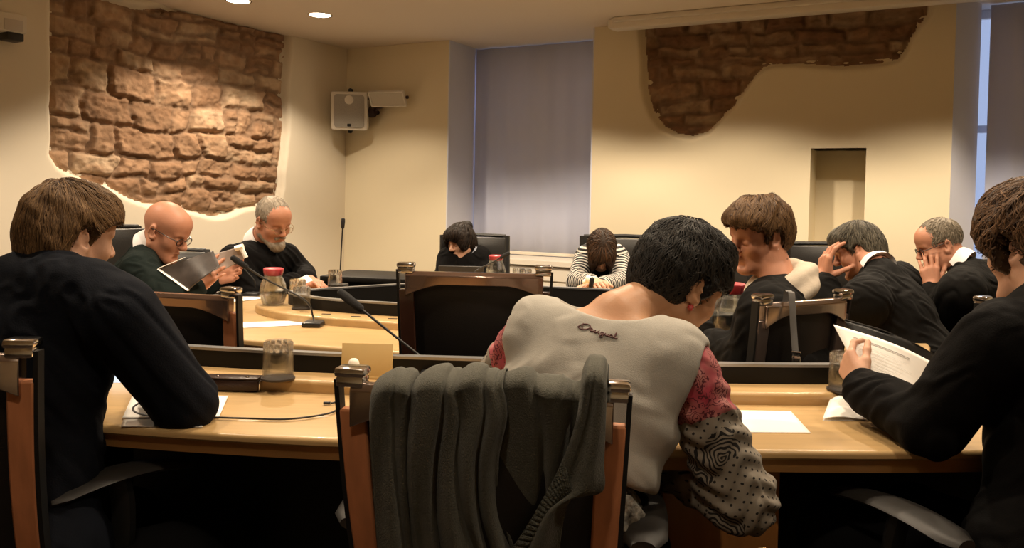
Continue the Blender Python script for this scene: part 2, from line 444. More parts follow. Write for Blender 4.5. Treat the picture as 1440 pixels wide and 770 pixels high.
wbk = mb.build('wall_back', M['plaster'], None, smooth=False)
bm = bmesh.new(); bm.from_mesh(wbk.data); vv = [bm.verts.new(p) for p in v]
for f in q:
    fc = bm.faces.new([vv[i] for i in f]); fc.smooth = True
# side closures of the relief part (window jambs)
for sa in (W1b, W2a):
    p = [bm.verts.new(wb(sa, z, d)) for z, d in ((ZR,0),(CEIL,0),(CEIL,.5),(ZR,.5))]; bm.faces.new(p)
p = [bm.verts.new(wb(s, z, .5)) for s, z in ((W1b,ZR),(W2a,ZR),(W2a,CEIL),(W1b,CEIL))]; bm.faces.new(p)
bm.to_mesh(wbk.data); bm.free(); wbk['kind'] = 'structure'
print('NIz', NIz, 'sill', SILL1, 'W1', W1a, W1b, 'W2a', W2a, 'corner', CORN)
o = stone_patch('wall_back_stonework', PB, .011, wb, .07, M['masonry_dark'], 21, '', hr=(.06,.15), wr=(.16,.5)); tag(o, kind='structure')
# pale reveals lining the window recesses
def slab(name, cs, m, kind='structure', parent=None):
    b = MB(); b.add(cs, [(0,1,3,2),(4,6,7,5),(0,4,5,1),(2,3,7,6),(0,2,6,4),(1,5,7,3)])
    o = b.build(name, m, parent, smooth=False); 
    if kind: o['kind'] = kind
    return o
def wslab(name, s0, s1, z0, z1, d0, d1, m, **k):
    return slab(name, [wb(s, z, d) for d in (d0, d1) for z in (z0, z1) for s in (s0, s1)], m, **k)
wslab('trim_1', W1a, W1a+.012, SILL1, CEIL, .0, .5, M['reveal_paint'])
wslab('trim_2', W1b-.012, W1b, SILL1, CEIL, .0, .5, M['reveal_paint'])
b = MB(); b.add([wb(s, z, d) for z in (SILL1, CEIL) for s, d in ((W2a-.002,-.004),(W2a+.15,.30),(W2a+.15,.5),(W2a-.002,.5))], [(0,1,2,3),(4,7,6,5),(0,4,5,1),(1,5,6,2),(2,6,7,3),(3,7,4,0)])
b.build('trim_3', M['reveal_paint'], None, smooth=False)['kind'] = 'structure'
# windows: frame with glass, and the fabric blind hanging inside
def thin_glass(name, tint, mixg=.5, rough=.02):
    m = mat(name, tint, rough, trans=1.0); N, L, b = nodes(m)
    t = N.new('ShaderNodeBsdfTransparent'); t.inputs[0].default_value = (*tint, 1); x = N.new('ShaderNodeMixShader'); x.inputs[0].default_value = mixg
    L.new(t.outputs[0], x.inputs[1]); L.new(b.outputs[0], x.inputs[2]); L.new(x.outputs[0], N['Material Output'].inputs[0]); return m
m = mat('dusk_glass', (.9,.95,1), .03, spec=.8); N, L, b = nodes(m)
t = N.new('ShaderNodeBsdfTransparent'); x = N.new('ShaderNodeMixShader'); x.inputs[0].default_value = .10
L.new(t.outputs[0], x.inputs[1]); L.new(b.outputs[0], x.inputs[2]); L.new(x.outputs[0], N['Material Output'].inputs[0])
def window(n, sa, sb):
    b = MB()
    def bx(s0, s1, z0, z1, d0, d1):
        b.add([wb(s, z, d) for d in (d0, d1) for z in (z0, z1) for s in (s0, s1)], [(0,1,3,2),(4,6,7,5),(0,4,5,1),(2,3,7,6),(0,2,6,4),(1,5,7,3)])
    sm = (sa+sb)/2
    for s0, s1, z0, z1 in ((sa,sa+.03,SILL1,CEIL),(sb-.03,sb,SILL1,CEIL),(sm-.04,sm+.04,SILL1,CEIL),(sa,sb,SILL1,SILL1+.06),(sa,sb,CEIL-.06,CEIL),(sa,sb,1.75,1.80)):
        bx(s0, s1, z0, z1, .50, .55)
    fr = b.build('window_%d' % n, M['white_paint'], None, smooth=False); fr['kind'] = 'structure'
    g = slab('glass', [wb(s, z, d) for d in (.52,.526) for z in (SILL1+.03, CEIL-.03) for s in (sa+.02, sb-.02)], M['dusk_glass'], kind=None); g.parent = fr
    return fr
window(1, W1a, W1b); window(2, W2a, SEND)
m = mat('blind_fabric', (.68,.73,.93), .8); N, L, b = nodes(m)
tr = N.new('ShaderNodeBsdfTranslucent'); tr.inputs[0].default_value = (.85,.86,.88,1); ms = N.new('ShaderNodeMixShader'); ms.inputs[0].default_value = .12
L.new(b.outputs[0], ms.inputs[1]); L.new(tr.outputs[0], ms.inputs[2]); L.new(ms.outputs[0], N['Material Output'].inputs[0])
def blind(sa, sb, dep, label, z0):
    root = empty('window_blind', wb((sa+sb)/2, z0, dep), 0, label, 'blind')
    n = 120; ss = np.linspace(sa, sb, n)
    off = .006*np.sin((ss-sa)*2*math.pi/.19) + .003*np.sin((ss-sa)*31)
    top = [wb(s, CEIL-.01, dep+o) for s, o in zip(ss, off)]; bot = [wb(s, z0, dep+o) for s, o in zip(ss, off)]
    rows = [[a*(1-t)+c*t for a, c in zip(top, bot)] for t in np.linspace(0,1,6)]
    v = np.array(rows).reshape(-1,3); f = gridfaces(6, n)
    o = mesh_np('fabric', v, f, M['blind_fabric'], root, True, True)
    md = o.modifiers.new('thick', 'SOLIDIFY'); md.thickness = .003
    b = MB(); R = np.stack([EB, NB, V(0,0,1)], 1)
    b.box(wb((sa+sb)/2, z0-.005, dep), (sb-sa, .02, .03), R, .004); b.build('bottom_rail', M['white_paint'], root, world=True)
ZB = onb(770,361)[1]
blind(W1a+.02, W1b-.02, .44, 'tall pale grey fabric blind covering the window behind the two women at the far table', SILL1+.03)
blind(W2a+.205, SEND-.05, .31, 'tall bluish grey blind at the right edge, beside a blue strip of daylight', SILL1+.03)
# sill ledge and radiator casing under window 1
def bblock(b, s0, s1, z0, z1, d0, d1):
    b.add([wb(s, z, d) for d in (d0, d1) for z in (z0, z1) for s in (s0, s1)], [(0,1,3,2),(4,6,7,5),(0,4,5,1),(2,3,7,6),(0,2,6,4),(1,5,7,3)])
b = MB(); bblock(b, W1a-.02, W1b+.05, SILL1-.035, SILL1+.004, -.07, .5); b.build('trim_4', M['white_paint'], None, smooth=False)['kind'] = 'structure'
b = MB(); bblock(b, W1a, W1b+.02, .56, SILL1-.052, -.05, .01); bblock(b, W1a, W1b+.02, .10, .545, -.05, .01); bblock(b, W1a, W1b+.02, .1, SILL1-.03, -.02, .012)
b.build('trim_5', M['white_paint'], None, smooth=False)['kind'] = 'structure'
# ------------------------------------------------------------------ remaining shell
SR = wb(S_END2, 0); SLs = wl(S0, 0)
def vbox(name, p, q, n, t, m):
    return slab(name, [np.asarray(a)+V(0,0,z)+np.asarray(n)*d for d in (0,t) for z in (0,CEIL) for a in (p,q)], m)
BR = V(SR[0]-.2, -1.6, 0); BL = V(SLs[0], -1.6, 0)
vbox('wall_right', SR, BR, (1,0,0), .15, M['plaster']); vbox('wall_front', BR, BL, (0,-1,0), .15, M['plaster'])
vbox('wall_side', BL, SLs, (-1,0,0), .15, M['plaster_left'])
out = [CORN-EL*0+NB*.6-EB*.3, wb(S_END2,0,.6), SR+V(.2,-.2,0), BR+V(.2,-.2,0), BL+V(-.2,-.2,0), SLs+V(-.25,0,0)]
b = MB(); b.prism([(p[0],p[1]) for p in out], (1,0,0), (0,1,0), (0,0,-.1), (0,0,0)); b.build('floor', M['floor_wood'], None, smooth=False)['kind'] = 'structure'
b = MB(); b.prism([(p[0],p[1]) for p in out], (1,0,0), (0,1,0), (0,0,.12), (0,0,CEIL)); b.build('ceiling', M['ceiling_paint'], None, smooth=False)['kind'] = 'structure'
# ------------------------------------------------------------------ things fixed to walls and ceiling
mat('lamp_glow', (1,.9,.7), .5, emit=(1,.86,.62), estr=9)
def downlight(px, py, label):
    p = Pz(px, py, CEIL); r = empty('ceiling_light', p, 0, label, 'ceiling light', 'recessed ceiling lights')
    MB().lathe([(.080,0),(.086,-.004),(.092,-.003),(.094,0)], n=36).build('trim_ring', M['chrome'], r)
    MB().lathe([(0,-.0015),(.080,-.0015)], n=36).build('diffuser', M['lamp_glow'], r)
    return p
LP2 = downlight(450,21,'round recessed ceiling light further from the top edge, over the room corner')
LP1 = downlight(335,1,'round recessed ceiling light cut by the top edge of the picture')
# projector screen casing along the ceiling
s0, _ = onb(845,12); 
root = empty('projection_screen', wb(1.9,CEIL,-.3), 0, 'white projection screen casing along the ceiling above the right stonework', 'projection screen')
s0 = onb(878,20)[0]
def casing(b, d0, d1, z0, z1, sa, sb):
    R = np.stack([EB, NB, V(0,0,1)], 1); b.box(wb((sa+sb)/2,(z0+z1)/2,(d0+d1)/2), (sb-sa, d1-d0, z1-z0), R, .008)
b = MB(); casing(b, -.28, -.16, CEIL-.085, CEIL-.003, s0, s0+2.6); b.build('casing', M['white_paint'], root, world=True)
b = MB(); casing(b, -.30, -.15, CEIL-.04, CEIL-.001, s0+.02, s0+2.62); b.build('mounting_strip', M['white_plastic'], root, world=True)
b = MB(); casing(b, -.272, -.168, CEIL-.075, CEIL-.012, s0-.03, s0+.004); b.build('end_cap', M['white_plastic'], root, world=True)
# loudspeaker
def at_wall(px, py, off): return hit(px, py, CORN-NB*off, NB)
c = at_wall(491,156,.27); w_ = np.linalg.norm(at_wall(513,156,.22)-at_wall(472,156,.22))
FY = nrm(V(.08,-.98,-.13)); FX = nrm(np.cross(FY, V(0,0,1))); FZ = np.cross(FX, FY); R = np.stack([FX, FY, FZ], 1)
root = empty('loudspeaker', c, 0, 'white wall loudspeaker with grey grille in the far corner', 'loudspeaker')
hz = .345
b = MB(); b.box(c-FY*.09, (w_*.98, .18, hz), R, .02); b.build('cabinet', M['white_plastic'], root, world=True)
m = mat('speaker_grille', (.40,.37,.32), .6, bump=.6, bscale=260)
def rrect(w, h, r, n=5):
    o = []
    for cx, cz, a in ((w/2-r,h/2-r,0),(-w/2+r,h/2-r,90),(-w/2+r,-h/2+r,180),(w/2-r,-h/2+r,270)):
        o += [(cx+r*math.cos(math.radians(a+90*k/n)), cz+r*math.sin(math.radians(a+90*k/n))) for k in range(n+1)]
    return o
b = MB(); b.prism(rrect(w_*.80, hz*.86, .03), FX, FZ, FY*.008, c); b.build('grille', M['speaker_grille'], root, world=True, bev=.003)
b = MB(); b.lathe([(0,.012),(.03,.011),(.04,.008)], c+FZ*.10, R=np.stack([FX,-FZ,FY],1)); b.build('tweeter', M['white_plastic'], root, world=True)
b = MB(); b.prism(rrect(.032,.024,.003), FX, FZ, FY*.004, c+FY*.008-FZ*.125); b.build('badge', M['black_plastic'], root, world=True)
b = MB(); b.box(c-FY*.08+FZ*(hz/2+.012), (.03,.03,.026), R, .004); b.build('bracket', M['black_plastic'], root, world=True)
b = MB(); b.box(c-FY*.08-FZ*(hz/2+.014), (.036,.04,.026), R, .004); b.build('bracket', M['black_plastic'], root, world=True)
b = MB(); b.tube([c-FY*.08+FZ*(hz/2+.02), c-FY*.2+FZ*(hz/2+.02), c-FY*.2-FZ*(hz/2+.02), c-FY*.08-FZ*(hz/2+.02)], .011); b.tube([c-FY*.2, c-FY*.2+NB*.04], .02); b.build('yoke', M['black_plastic'], root, world=True)
# wall horn / projector lamp
c = at_wall(544,140,.16); FY = nrm(-NB*.8+V(0,0,-.55)+EB*.15); FX = nrm(np.cross(FY, V(0,0,1))); FZ = np.cross(FX, FY); R = np.stack([FX, FY, FZ], 1)
root = empty('wall_floodlight', c, 0, 'white rectangular floodlight on a black bracket beside the corner loudspeaker', 'floodlight')
b = MB(); wd = .345; hd = .15
def rr(w, h, y): return [c+FX*x+FZ*z+FY*y for x, z in ((-w/2,-h/2),(w/2,-h/2),(w/2,h/2),(-w/2,h/2))]
b.loft([rr(wd*.8,hd*.6,-.10), rr(wd,hd,-.03), rr(wd,hd,.0), rr(wd*.93,hd*.86,.0), rr(wd*.9,hd*.8,-.012)]); b.build('housing', M['white_plastic'], root, world=True, bev=.004)
b = MB(); b.prism([(-wd*.45,-hd*.40),(wd*.45,-hd*.40),(wd*.45,hd*.40),(-wd*.45,hd*.40)], FX, FZ, FY*.004, c-FY*.011); b.build('reflector', mat('reflector', (.52,.47,.38), .5), root, world=True)
b = MB(); p = at_wall(524,157,.08); b.box(p, (.075,.10,.075), R, .01); b.tube([p, p+NB*.08], .02); b.tube([p, c-FX*wd*.3-FY*.03], .012); b.build('bracket', mat('dark_bracket', (.03,.008,.006), .5), root, world=True)
b = MB(); b.tube([c+FX*wd*.5-FY*.04, c+FX*(wd*.5+.035)-FY*.04], [.016,.016]); b.build('pivot_knob', M['dark_bracket'], root, world=True)
b = MB(); b.tube([c-FX*wd*.5-FY*.04, c-FX*(wd*.5+.02)-FY*.04], [.014,.014]); b.build('pivot_knob', M['dark_bracket'], root, world=True)
# box at the left edge
ps = onl(3,38); c = wl(ps[0], ps[1], -.07); R = np.stack([EL, NL, V(0,0,1)], 1)
root = empty('wall_sensor', c, 0, 'small grey white box high on the wall at the left edge', 'wall box')
b = MB(); b.box(c+V(0,0,.015), (.17,.12,.115), R, .012); b.build('housing', M['white_plastic'], root, world=True)
b = MB(); b.box(c+V(0,0,-.065)+EL*.02, (.10,.10,.05), R, .008); b.build('mount', M['grey_plastic'], root, world=True)
b = MB(); b.box(c-V(0,0,-.0)-NL*.062, (.11,.008,.07), R, .003); b.build('front_panel', mat('sensor_face', (.6,.55,.5), .4), root, world=True)
# ------------------------------------------------------------------ light
def spot(p, e, ang=122, blend=.35, col=(1,.81,.59), r=.05, aim=None):
    l = bpy.data.lights.new('downlight_or_fill', 'SPOT'); l.energy = e; l.spot_size = math.radians(ang); l.spot_blend = blend; l.color = col; l.shadow_soft_size = r
    o = bpy.data.objects.new('downlight_or_fill', l); COL.objects.link(o); o.location = Vector(p)-Vector((0,0,.02)); return o
# ================================================================== tables
ZT, ZL, ZS = .74, .77, .82
def offset_curve(pts, d, closed):
    pts = np.array(pts); m = len(pts); out = []
    for i in range(m):
        a = pts[(i-1) % m] if closed else pts[max(i-1,0)]; b = pts[(i+1) % m] if closed else pts[min(i+1,m-1)]
        t = nrm(b-a); out.append(pts[i]+d*np.array([t[1], -t[0]]))
    return out
def sweep(name, curve, prof, m, parent, closed, smooth=True):
    """prof: closed polygon of (offset, z)"""
    cols = [offset_curve(curve, o, closed) for o, z in prof]; n = len(curve); b = MB()
    rings = [[V(*cols[k][i], prof[k][1]) for k in range(len(prof))] for i in range(n)]
    if closed: rings.append(rings[0])
    b.loft(rings, True, caps=not closed)
    return b.build(name, m, parent, world=True, smooth=smooth)
def lip(o0, o1, z0, z1, r=.012):
    """cross-section with a rounded outer upper edge (outer = o1)"""
    q = [(o0, z0), (o1-r*.6, z0), (o1, z0+r*.6)]
    q += [(o1-r+r*math.cos(a), z1-r+r*math.sin(a)) for a in np.linspace(0, math.pi/2, 5)]
    return q + [(o0, z1)]
# the near desk, a gentle arc; offset grows towards the camera
near = catmull([(-2.3,2.52),(-1.6,2.29),(-.866,2.125),(-.41,2.055),(.05,2.03),(.512,2.03),(.81,2.045),(1.35,2.11),(1.9,2.24)], 8)
near = [p[:2] for p in near]
root = empty('curved_desk', (0,1.85,0), 0, 'long curved maple desk nearest the camera with a black screen along its far edge', 'desk')
sweep('worktop', near, lip(.02,.445,ZT-.020,ZT,.009), M['maple'], root, False)
sweep('edge_band', near, [(.10,ZT-.048),(.428,ZT-.048),(.436,ZT-.0205),(.10,ZT-.0205)], M['maple_edge'], root, False)
sweep('ledge', near, lip(-.005,.088,ZT-.01,ZL,.010), M['maple'], root, False)
s_ = sweep('screen', near, [(-.03,.30),(-.006,.30),(-.006,ZS-.007),(-.03,ZS-.007)], M['black_panel'], root, False)
t_ = sweep('screen_edge', near, [(-.032,ZS-.007),(-.004,ZS-.007),(-.004,ZS),(-.032,ZS)], M['alu'], s_, False)
t_.matrix_parent_inverse = Matrix(); t_.location = (0,0,0); wparent(t_, s_)
sweep('modesty_panel', near, [(.0,.06),(.03,.06),(.03,.71),(.0,.71)], M['black_panel'], root, False)
b = MB(); b.box((.45,1.81,.34), (.25,.22,.68), Rz(.01), .01); b.build('pedestal', M['pedestal_wood'], root, world=True)
b = MB(); b.box((-.95,1.93,.34), (.06,.24,.68), Rz(.2), .01); b.build('pedestal', M['black_panel'], root, world=True)
b = MB(); b.box((1.55,1.93,.34), (.06,.24,.68), Rz(-.25), .01); b.build('pedestal', M['black_panel'], root, world=True)
# the oval ring of desks
ringp = [(-.93,3.40),(-.87,3.29),(-.78,3.21),(-.66,3.145),(-.39,3.06),(0,2.975),(.4,2.94),(.72,2.91),(.95,2.96),(1.03,3.14),(.98,3.42),(.80,3.62),(.49,3.73),(.13,3.82),(-.16,3.86),(-.36,3.85),(-.52,3.79),(-.70,3.64),(-.86,3.50)]
ring = [p[:2] for p in catmull(ringp, 6, True)]
root = empty('oval_conference_table', (0,3.3,0), 0, 'oval maple conference table in the middle with black inner screens', 'table')
sweep('worktop', ring, lip(.10,.50,ZT-.024,ZT,.010), M['maple'], root, True)
sweep('edge_band', ring, [(.16,ZT-.055),(.48,ZT-.055),(.49,ZT-.0245),(.16,ZT-.0245)], M['maple_edge'], root, True)
sweep('ledge', ring, lip(-.005,.125,ZT-.01,ZL,.010), M['maple'], root, True)
s_ = sweep('screen', ring, [(-.03,.25),(-.006,.25),(-.006,ZS-.007),(-.03,ZS-.007)], M['black_panel'], root, True)
t_ = sweep('screen_edge', ring, [(-.032,ZS-.007),(-.004,ZS-.007),(-.004,ZS),(-.032,ZS)], M['alu'], s_, True); t_.matrix_parent_inverse = Matrix(); wparent(t_, s_)
sweep('modesty_panel', ring, [(.12,.05),(.15,.05),(.15,.71),(.12,.71)], M['black_panel'], root, True)
for px, py in [(428,438.5),(459,441.5),(500,445),(552,448)]:
    p = Pz(px, py, ZL); b = MB(); b.prism(rrect(.035,.012,.003), (1,0,0), (0,1,0), (0,0,.0015), p); b.build('cable_slot', M['black_panel'], root, world=True)
# the low black desk behind the bearded man
a = P(452,387,4.75); c_ = P(640,392,4.60); d = nrm((c_-a)*[1,1,0]); R = np.stack([d, V(-d[1],d[0],0), V(0,0,1)], 1); zt = a[2]
root = empty('side_desk', (a+c_)/2*[1,1,0], 0, 'low black desk at the back wall left of the woman with the bun', 'desk')
mid = (a+c_)/2; L_ = np.linalg.norm(c_-a)
b = MB(); b.box(V(mid[0],mid[1],zt-.015)+R[:,1]*.2, (L_,.45,.03), R, .005); b.build('top', M['black_panel'], root, world=True)
b = MB(); b.box(V(mid[0],mid[1],zt/2-.015)+R[:,1]*.03, (L_*.98,.03,zt-.03), R, .004); b.build('front_panel', M['black_panel'], root, world=True)
for sg in (-1,1):
    b = MB(); b.box(V(mid[0],mid[1],zt/2-.015)+R[:,1]*.22+d*sg*(L_/2-.03), (.03,.36,zt-.03), R, .004); b.build('leg_panel', M['black_panel'], root, world=True)
# ================================================================== chairs
mat('chair_wood', (.68,.27,.125), .32, var=.25, vscale=6, stretch=(8,8,1), coat=.3)
mat('dark_wood', (.055,.022,.014), .25, coat=.4)
mat('chair_mesh', (.012,.010,.009), .38, bump=.12, bscale=400)
mat('black_leather', (.012,.011,.010), .42, bump=.08, bscale=180)
mat('seat_fabric', (.010,.010,.011), .8, bump=.1, bscale=300)
def chair(loc, yaw, label, ztop=.95, wood='chair_wood', group='swivel chairs around the desks', W=.42, arms=True, zarm=.645, arm_yaw=0):
    r = empty('swivel_chair', loc, yaw, label, 'chair', group)
    zs = .47; rec = -.30        # the back leans to -y going up
    def bp(x, t, off=0):        # point on the back: t 0 at the seat, 1 at the top; curved recline
        y = -.185 - .115*t - .02*math.sin(math.pi*t) + off - .0*abs(x)
        return V(x, y + .10*(x/.21)**2*.12, zs-.03 + (ztop-zs+.03)*t)
    for sx in (-1, 1):
        b = MB(); rings = []; x0 = sx*W/2
        for t in np.linspace(0.0, .90, 14):
            w = .020+.003*t; xo = x0*(.90+.10*t)
            c = bp(xo, t); rings.append([c+V(-w,-.012,0), c+V(w,-.012,0), c+V(w,.014,0), c+V(-w,.014,0)])
        b.loft(rings); pst = b.build('side_post', M[wood], r, bev=.004)
        b = MB(); rings = []
        for t in np.linspace(-.02, 1.0, 16):
            xo = x0*(.90+.10*t)+sx*.0245; c = bp(xo, t); rings.append([c+V(-.004,-.013,0), c+V(.004,-.013,0), c+V(.004,.010,0), c+V(-.004,.010,0)])
        b.loft(rings); b.build('edge_strip', M['black_plastic'], pst)
        b = MB(); rings = []
        for t in np.linspace(-.05, .16, 6):
            xo = x0*(.90+.10*t); c = bp(xo, t); rings.append([c+V(-.0225,-.0145,0), c+V(.0225,-.0145,0), c+V(.0225,.016,0), c+V(-.0225,.016,0)])
        b.loft(rings); b.build('post_sleeve', M['chrome'], pst, bev=.003)
        b = MB(); c = bp(x0, 1.0); b.box(c+V(0,0,.013), (.052,.040,.016), None, .006); b.box(c+V(0,0,-.002), (.046,.034,.018), None, .004)
        b.build('end_cap', M['chrome'], r)
    # top rail: metal bar with a shallow arched lower edge
    b = MB(); rings = []
    for u in np.linspace(-1, 1, 25):
        x = u*W/2; h = .036+.034*max(0,(abs(u)-.45)/.55)**1.6; c = bp(x, 1.0) - V(0,0,.006)
        rings.append([c+V(0,-.013,-h), c+V(0,-.016,-.010), c+V(0,-.008,.002), c+V(0,.010,.002), c+V(0,.015,-.010), c+V(0,.013,-h)])
    b.loft(rings); b.build('top_rail', M['rail_metal'], r, bev=.002)
    # backrest panel
    b = MB(); rings = []
    for t in np.linspace(.08, .965, 14):
        row = []
        for u in np.linspace(-1, 1, 11):
            x = u*(W/2-.022)*(.90+.10*t); row.append(bp(x, t, .004-.018*(1-u*u)*math.sin(math.pi*min(1,t*1.0))))
        rings.append(row + [p+V(0,.014,0) for p in row[::-1]])
    b.loft(rings); b.build('backrest', M['chair_mesh'], r)
    bm = bmesh.new(); bmesh.ops.create_cube(bm, size=1); bmesh.ops.subdivide_edges(bm, edges=bm.edges[:], cuts=6, use_grid_fill=True)
    for v in bm.verts:
        x, y, z = v.co; k = 1-.16*abs(2*y)**3; v.co = Vector((x*.47*k, y*.46+.03, zs-.035+z*.075 + .018*(1-(2*x)**2)*(1-(2*y)**2)*(z > 0)))
    b = MB(); b.bm(bm); o = b.build('seat', M['seat_fabric'], r, bev=.01)
    if arms:
        for sx in (-1, 1):
            b = MB(); rings = []
            for t in np.linspace(0, 1, 12):
                w = .030+.014*math.sin(math.pi*min(1, .25+t*.8)); y = -.14+.30*t; z = zarm - .02*(2*t-1)**2
                w *= (1 if .02 < t < .98 else .55)
                rings.append([V(sx*.262+w*math.cos(a), y, z+.013*math.sin(a)*(1 if math.sin(a) > 0 else .8)) for a in np.linspace(0, 2*math.pi, 12, endpoint=False)])
            q_ = V(sx*.262,0,0); Ra = Rz(arm_yaw if sx > 0 else 0); rings = [[q_+Ra @ (p-q_) for p in rg_] for rg_ in rings]; b.loft(rings); arm = b.build('armrest', M['grey_plastic'], r)
            b = MB(); b.tube(catmull([V(sx*.262,0,zarm-.012), V(sx*.268,.01,.56), V(sx*.25,.02,.47), V(sx*.15,.03,.43)], 5), .016, 8, flat=1.6); b.build('arm_support', M['black_plastic'], arm)
    MB().lathe([(0,.43),(.05,.43),(.05,.40),(.026,.38),(.026,.12),(.04,.11),(.04,.075),(0,.075)], (0,.02,0)).build('column', M['chrome'], r)
    for k in range(5):
        a = 2*math.pi*k/5+.3; d = V(math.cos(a), math.sin(a), 0)
        b = MB(); b.tube([V(0,.02,.10), V(0,.02,.095)+d*.15, V(0,.02,.07)+d*.29], [.026,.02,.014], 8); lg = b.build('base_leg', M['chrome'], r)
        b = MB(); R = np.stack([np.cross(d, V(0,0,1)), d, V(0,0,1)], 1); 
        b.lathe([(0,-.02),(.027,-.02),(.03,-.012),(.03,.012),(.027,.02),(0,.02)], V(0,.02,.03)+d*.29, 16, R=R @ Ry(math.pi/2)); b.build('caster', M['black_plastic'], lg)
    return r
D = math.radians
mat('rail_metal', (.60,.50,.45), .22, metal=1)
mat('rail_dark', (.26,.17,.13), .16, metal=.8, coat=.5)
def tall_chair(loc, yaw, label, ztop=1.0, W=.46):
    """padded leather chair facing the camera"""
    r = empty('leather_chair', loc, yaw, label, 'chair', 'padded leather chairs on the far side')
    def pad(name, z0, z1, w, th, y0, y1, m, parent=r):
        bm = bmesh.new(); bmesh.ops.create_cube(bm, size=1); bmesh.ops.subdivide_edges(bm, edges=bm.edges[:], cuts=7, use_grid_fill=True)
        for v in bm.verts:
            x, y, z = v.co; t = z+.5; f = (1-abs(2*x)**4)*(1-abs(2*z)**4)
            v.co = Vector((x*w, y0+(y1-y0)*t + y*th*(.55+.45*f) + .03*(2*x)**2, z0+(z1-z0)*t))
        b = MB(); b.bm(bm); return b.build(name, m, parent, bev=.006)
    pad('upper_pad', .76, ztop, W, .07, -.235, -.27, M['black_leather']); pad('lower_pad', .50, .752, W*.94, .07, -.20, -.232, M['lower_leather'])
    for sx in (-1, 1):
        b = MB(); b.tube([V(sx*(W/2+.012),-.20,.44), V(sx*(W/2+.012),-.26,.80), V(sx*(W/2+.012),-.29,ztop+.01)], .014, 8, flat=1.8); b.build('side_frame', M['black_plastic'], r)
    b = MB(); b.tube([V(-W/2-.012,-.288,ztop+.008), V(0,-.30,ztop+.014), V(W/2+.012,-.288,ztop+.008)], .011, 8); b.build('top_frame', M['black_plastic'], r)
    pad('seat', .42, .48, .46, .46, .02, .02, M['black_leather'])
    for sx in (-1, 1):
        b = MB(); b.box((sx*.27,.0,.655), (.055,.28,.026), None, .01); a = b.build('armrest', M['grey_plastic'], r)
        b = MB(); b.tube([V(sx*.27,.05,.645), V(sx*.265,.05,.5), V(sx*.18,.04,.43)], .015); b.build('arm_support', M['black_plastic'], a)
    MB().lathe([(0,.43),(.05,.43),(.026,.38),(.026,.12),(.04,.11),(.04,.075),(0,.075)], (0,.02,0)).build('column', M['chrome'], r)
    for k in range(5):
        a = 2*math.pi*k/5; d = V(math.cos(a), math.sin(a), 0)
        b = MB(); b.tube([V(0,.02,.10), V(0,.02,.05)+d*.29], [.026,.014], 8); lg = b.build('base_leg', M['chrome'], r)
        b = MB(); b.lathe([(0,-.015),(.025,-.015),(.028,0),(.025,.015),(0,.015)], V(0,.02,.03)+d*.29, 14, R=Ry(math.pi/2)); b.build('caster', M['black_plastic'], lg)
    return r
mat('lower_leather', (.030,.029,.027), .45, bump=.08, bscale=180)
def chair_at(px, py, Y, yaw, label, dz=0, **k):
    """back top centre seen at the pixel, at depth Y"""
    p = P(px, py, Y); off = V(math.sin(yaw), math.cos(yaw), 0)*.30
    return chair(p*[1,1,0]+off, yaw, label, ztop=p[2], **k)
def tall_at(px, py, Y, yaw, label, **k):
    p = P(px, py, Y); off = V(math.sin(yaw), math.cos(yaw), 0)*.29
    return tall_chair(p*[1,1,0]+off, yaw, label, ztop=p[2], **k)
D = math.radians
chair_at(673,545,1.27,D(9),'reddish wood and chrome chair under the grey cardigan, with the woman in the grey T-shirt')
chair_at(-164,494,1.33,D(-6),'reddish wood chair at the left edge behind the woman in the dark navy blazer', arm_yaw=D(-42))
chair_at(1640,520,1.38,D(-24),'chair of the woman in black at the right edge, only its grey armrest showing')
M['rail_metal_'] = M['rail_metal']; M['rail_metal'] = M['rail_dark']
chair_at(667,381,2.36,D(2),'empty dark wood chair standing alone with its back to the camera in the middle', wood='dark_wood', arms=True, W=.40)
chair_at(232,409,2.33,D(16),'dark chair with reddish post between the navy blazer woman and the maple table')
M['rail_metal'] = M['rail_metal_']
mat('grey_post', (.20,.16,.145), .3, metal=.7)
chair_at(1134,420,2.30,D(-30),'chrome railed chair with a bag strap, behind the woman in the cream scarf', wood='grey_post', W=.33)
chair_at(1425,420,2.55,D(-40),'chrome railed chair beside the head of the woman in black, near the right edge', wood='chair_wood')
tall_at(668,333,5.05,D(172),'black leather chair of the woman with the dark bun, in front of the blind', W=.36)
tall_at(880,335,4.72,D(180),'black leather chair of the woman in the striped cardigan')
tall_at(992,346,4.35,D(190),'empty black leather chair seen between the black haired woman and the woman with the scarf', W=.42)
tall_at(1170,346,4.25,D(195),'empty black leather chair below the wall niche', W=.42)
tall_at(246,354,4.55,D(150),'small dark chair back seen between the bald man and the bearded man', W=.30)
tall_at(140,322,4.05,D(110),'dark chair back behind the shoulder of the bald man')
# ================================================================== people toolkit
def skin(name, col, red=.12):
    return mat(name, col, .48, col2=(col[0]*.92, col[1]*(1-red), col[2]*(1-red)), vscale=22, bump=.05, bscale=220, sss=.08, spec=.35)
skin('skin_ruddy', (.47,.225,.140)); skin('skin_tan', (.43,.235,.130)); skin('skin_pale', (.52,.30,.20))
def hairmat(name, c, c2, rough=.55): return mat(name, c, rough, var=.35, vscale=30, stretch=(1,1,.25), tone=c2, bump=.25, bscale=90, bstretch=(1,1,.2), spec=.25)
hairmat('hair_brown', (.060,.030,.013), (.28,.165,.075)); hairmat('hair_black', (.007,.006,.005), (.03,.025,.020))
hairmat('hair_dark_brown', (.022,.011,.006), (.22,.12,.06)); hairmat('hair_chestnut', (.045,.021,.009), (.21,.12,.052))
hairmat('hair_salt', (.035,.030,.022), (.17,.15,.11)); hairmat('hair_grey', (.30,.25,.19), (.50,.44,.36)); hairmat('hair_short_grey', (.17,.14,.10), (.34,.29,.22))
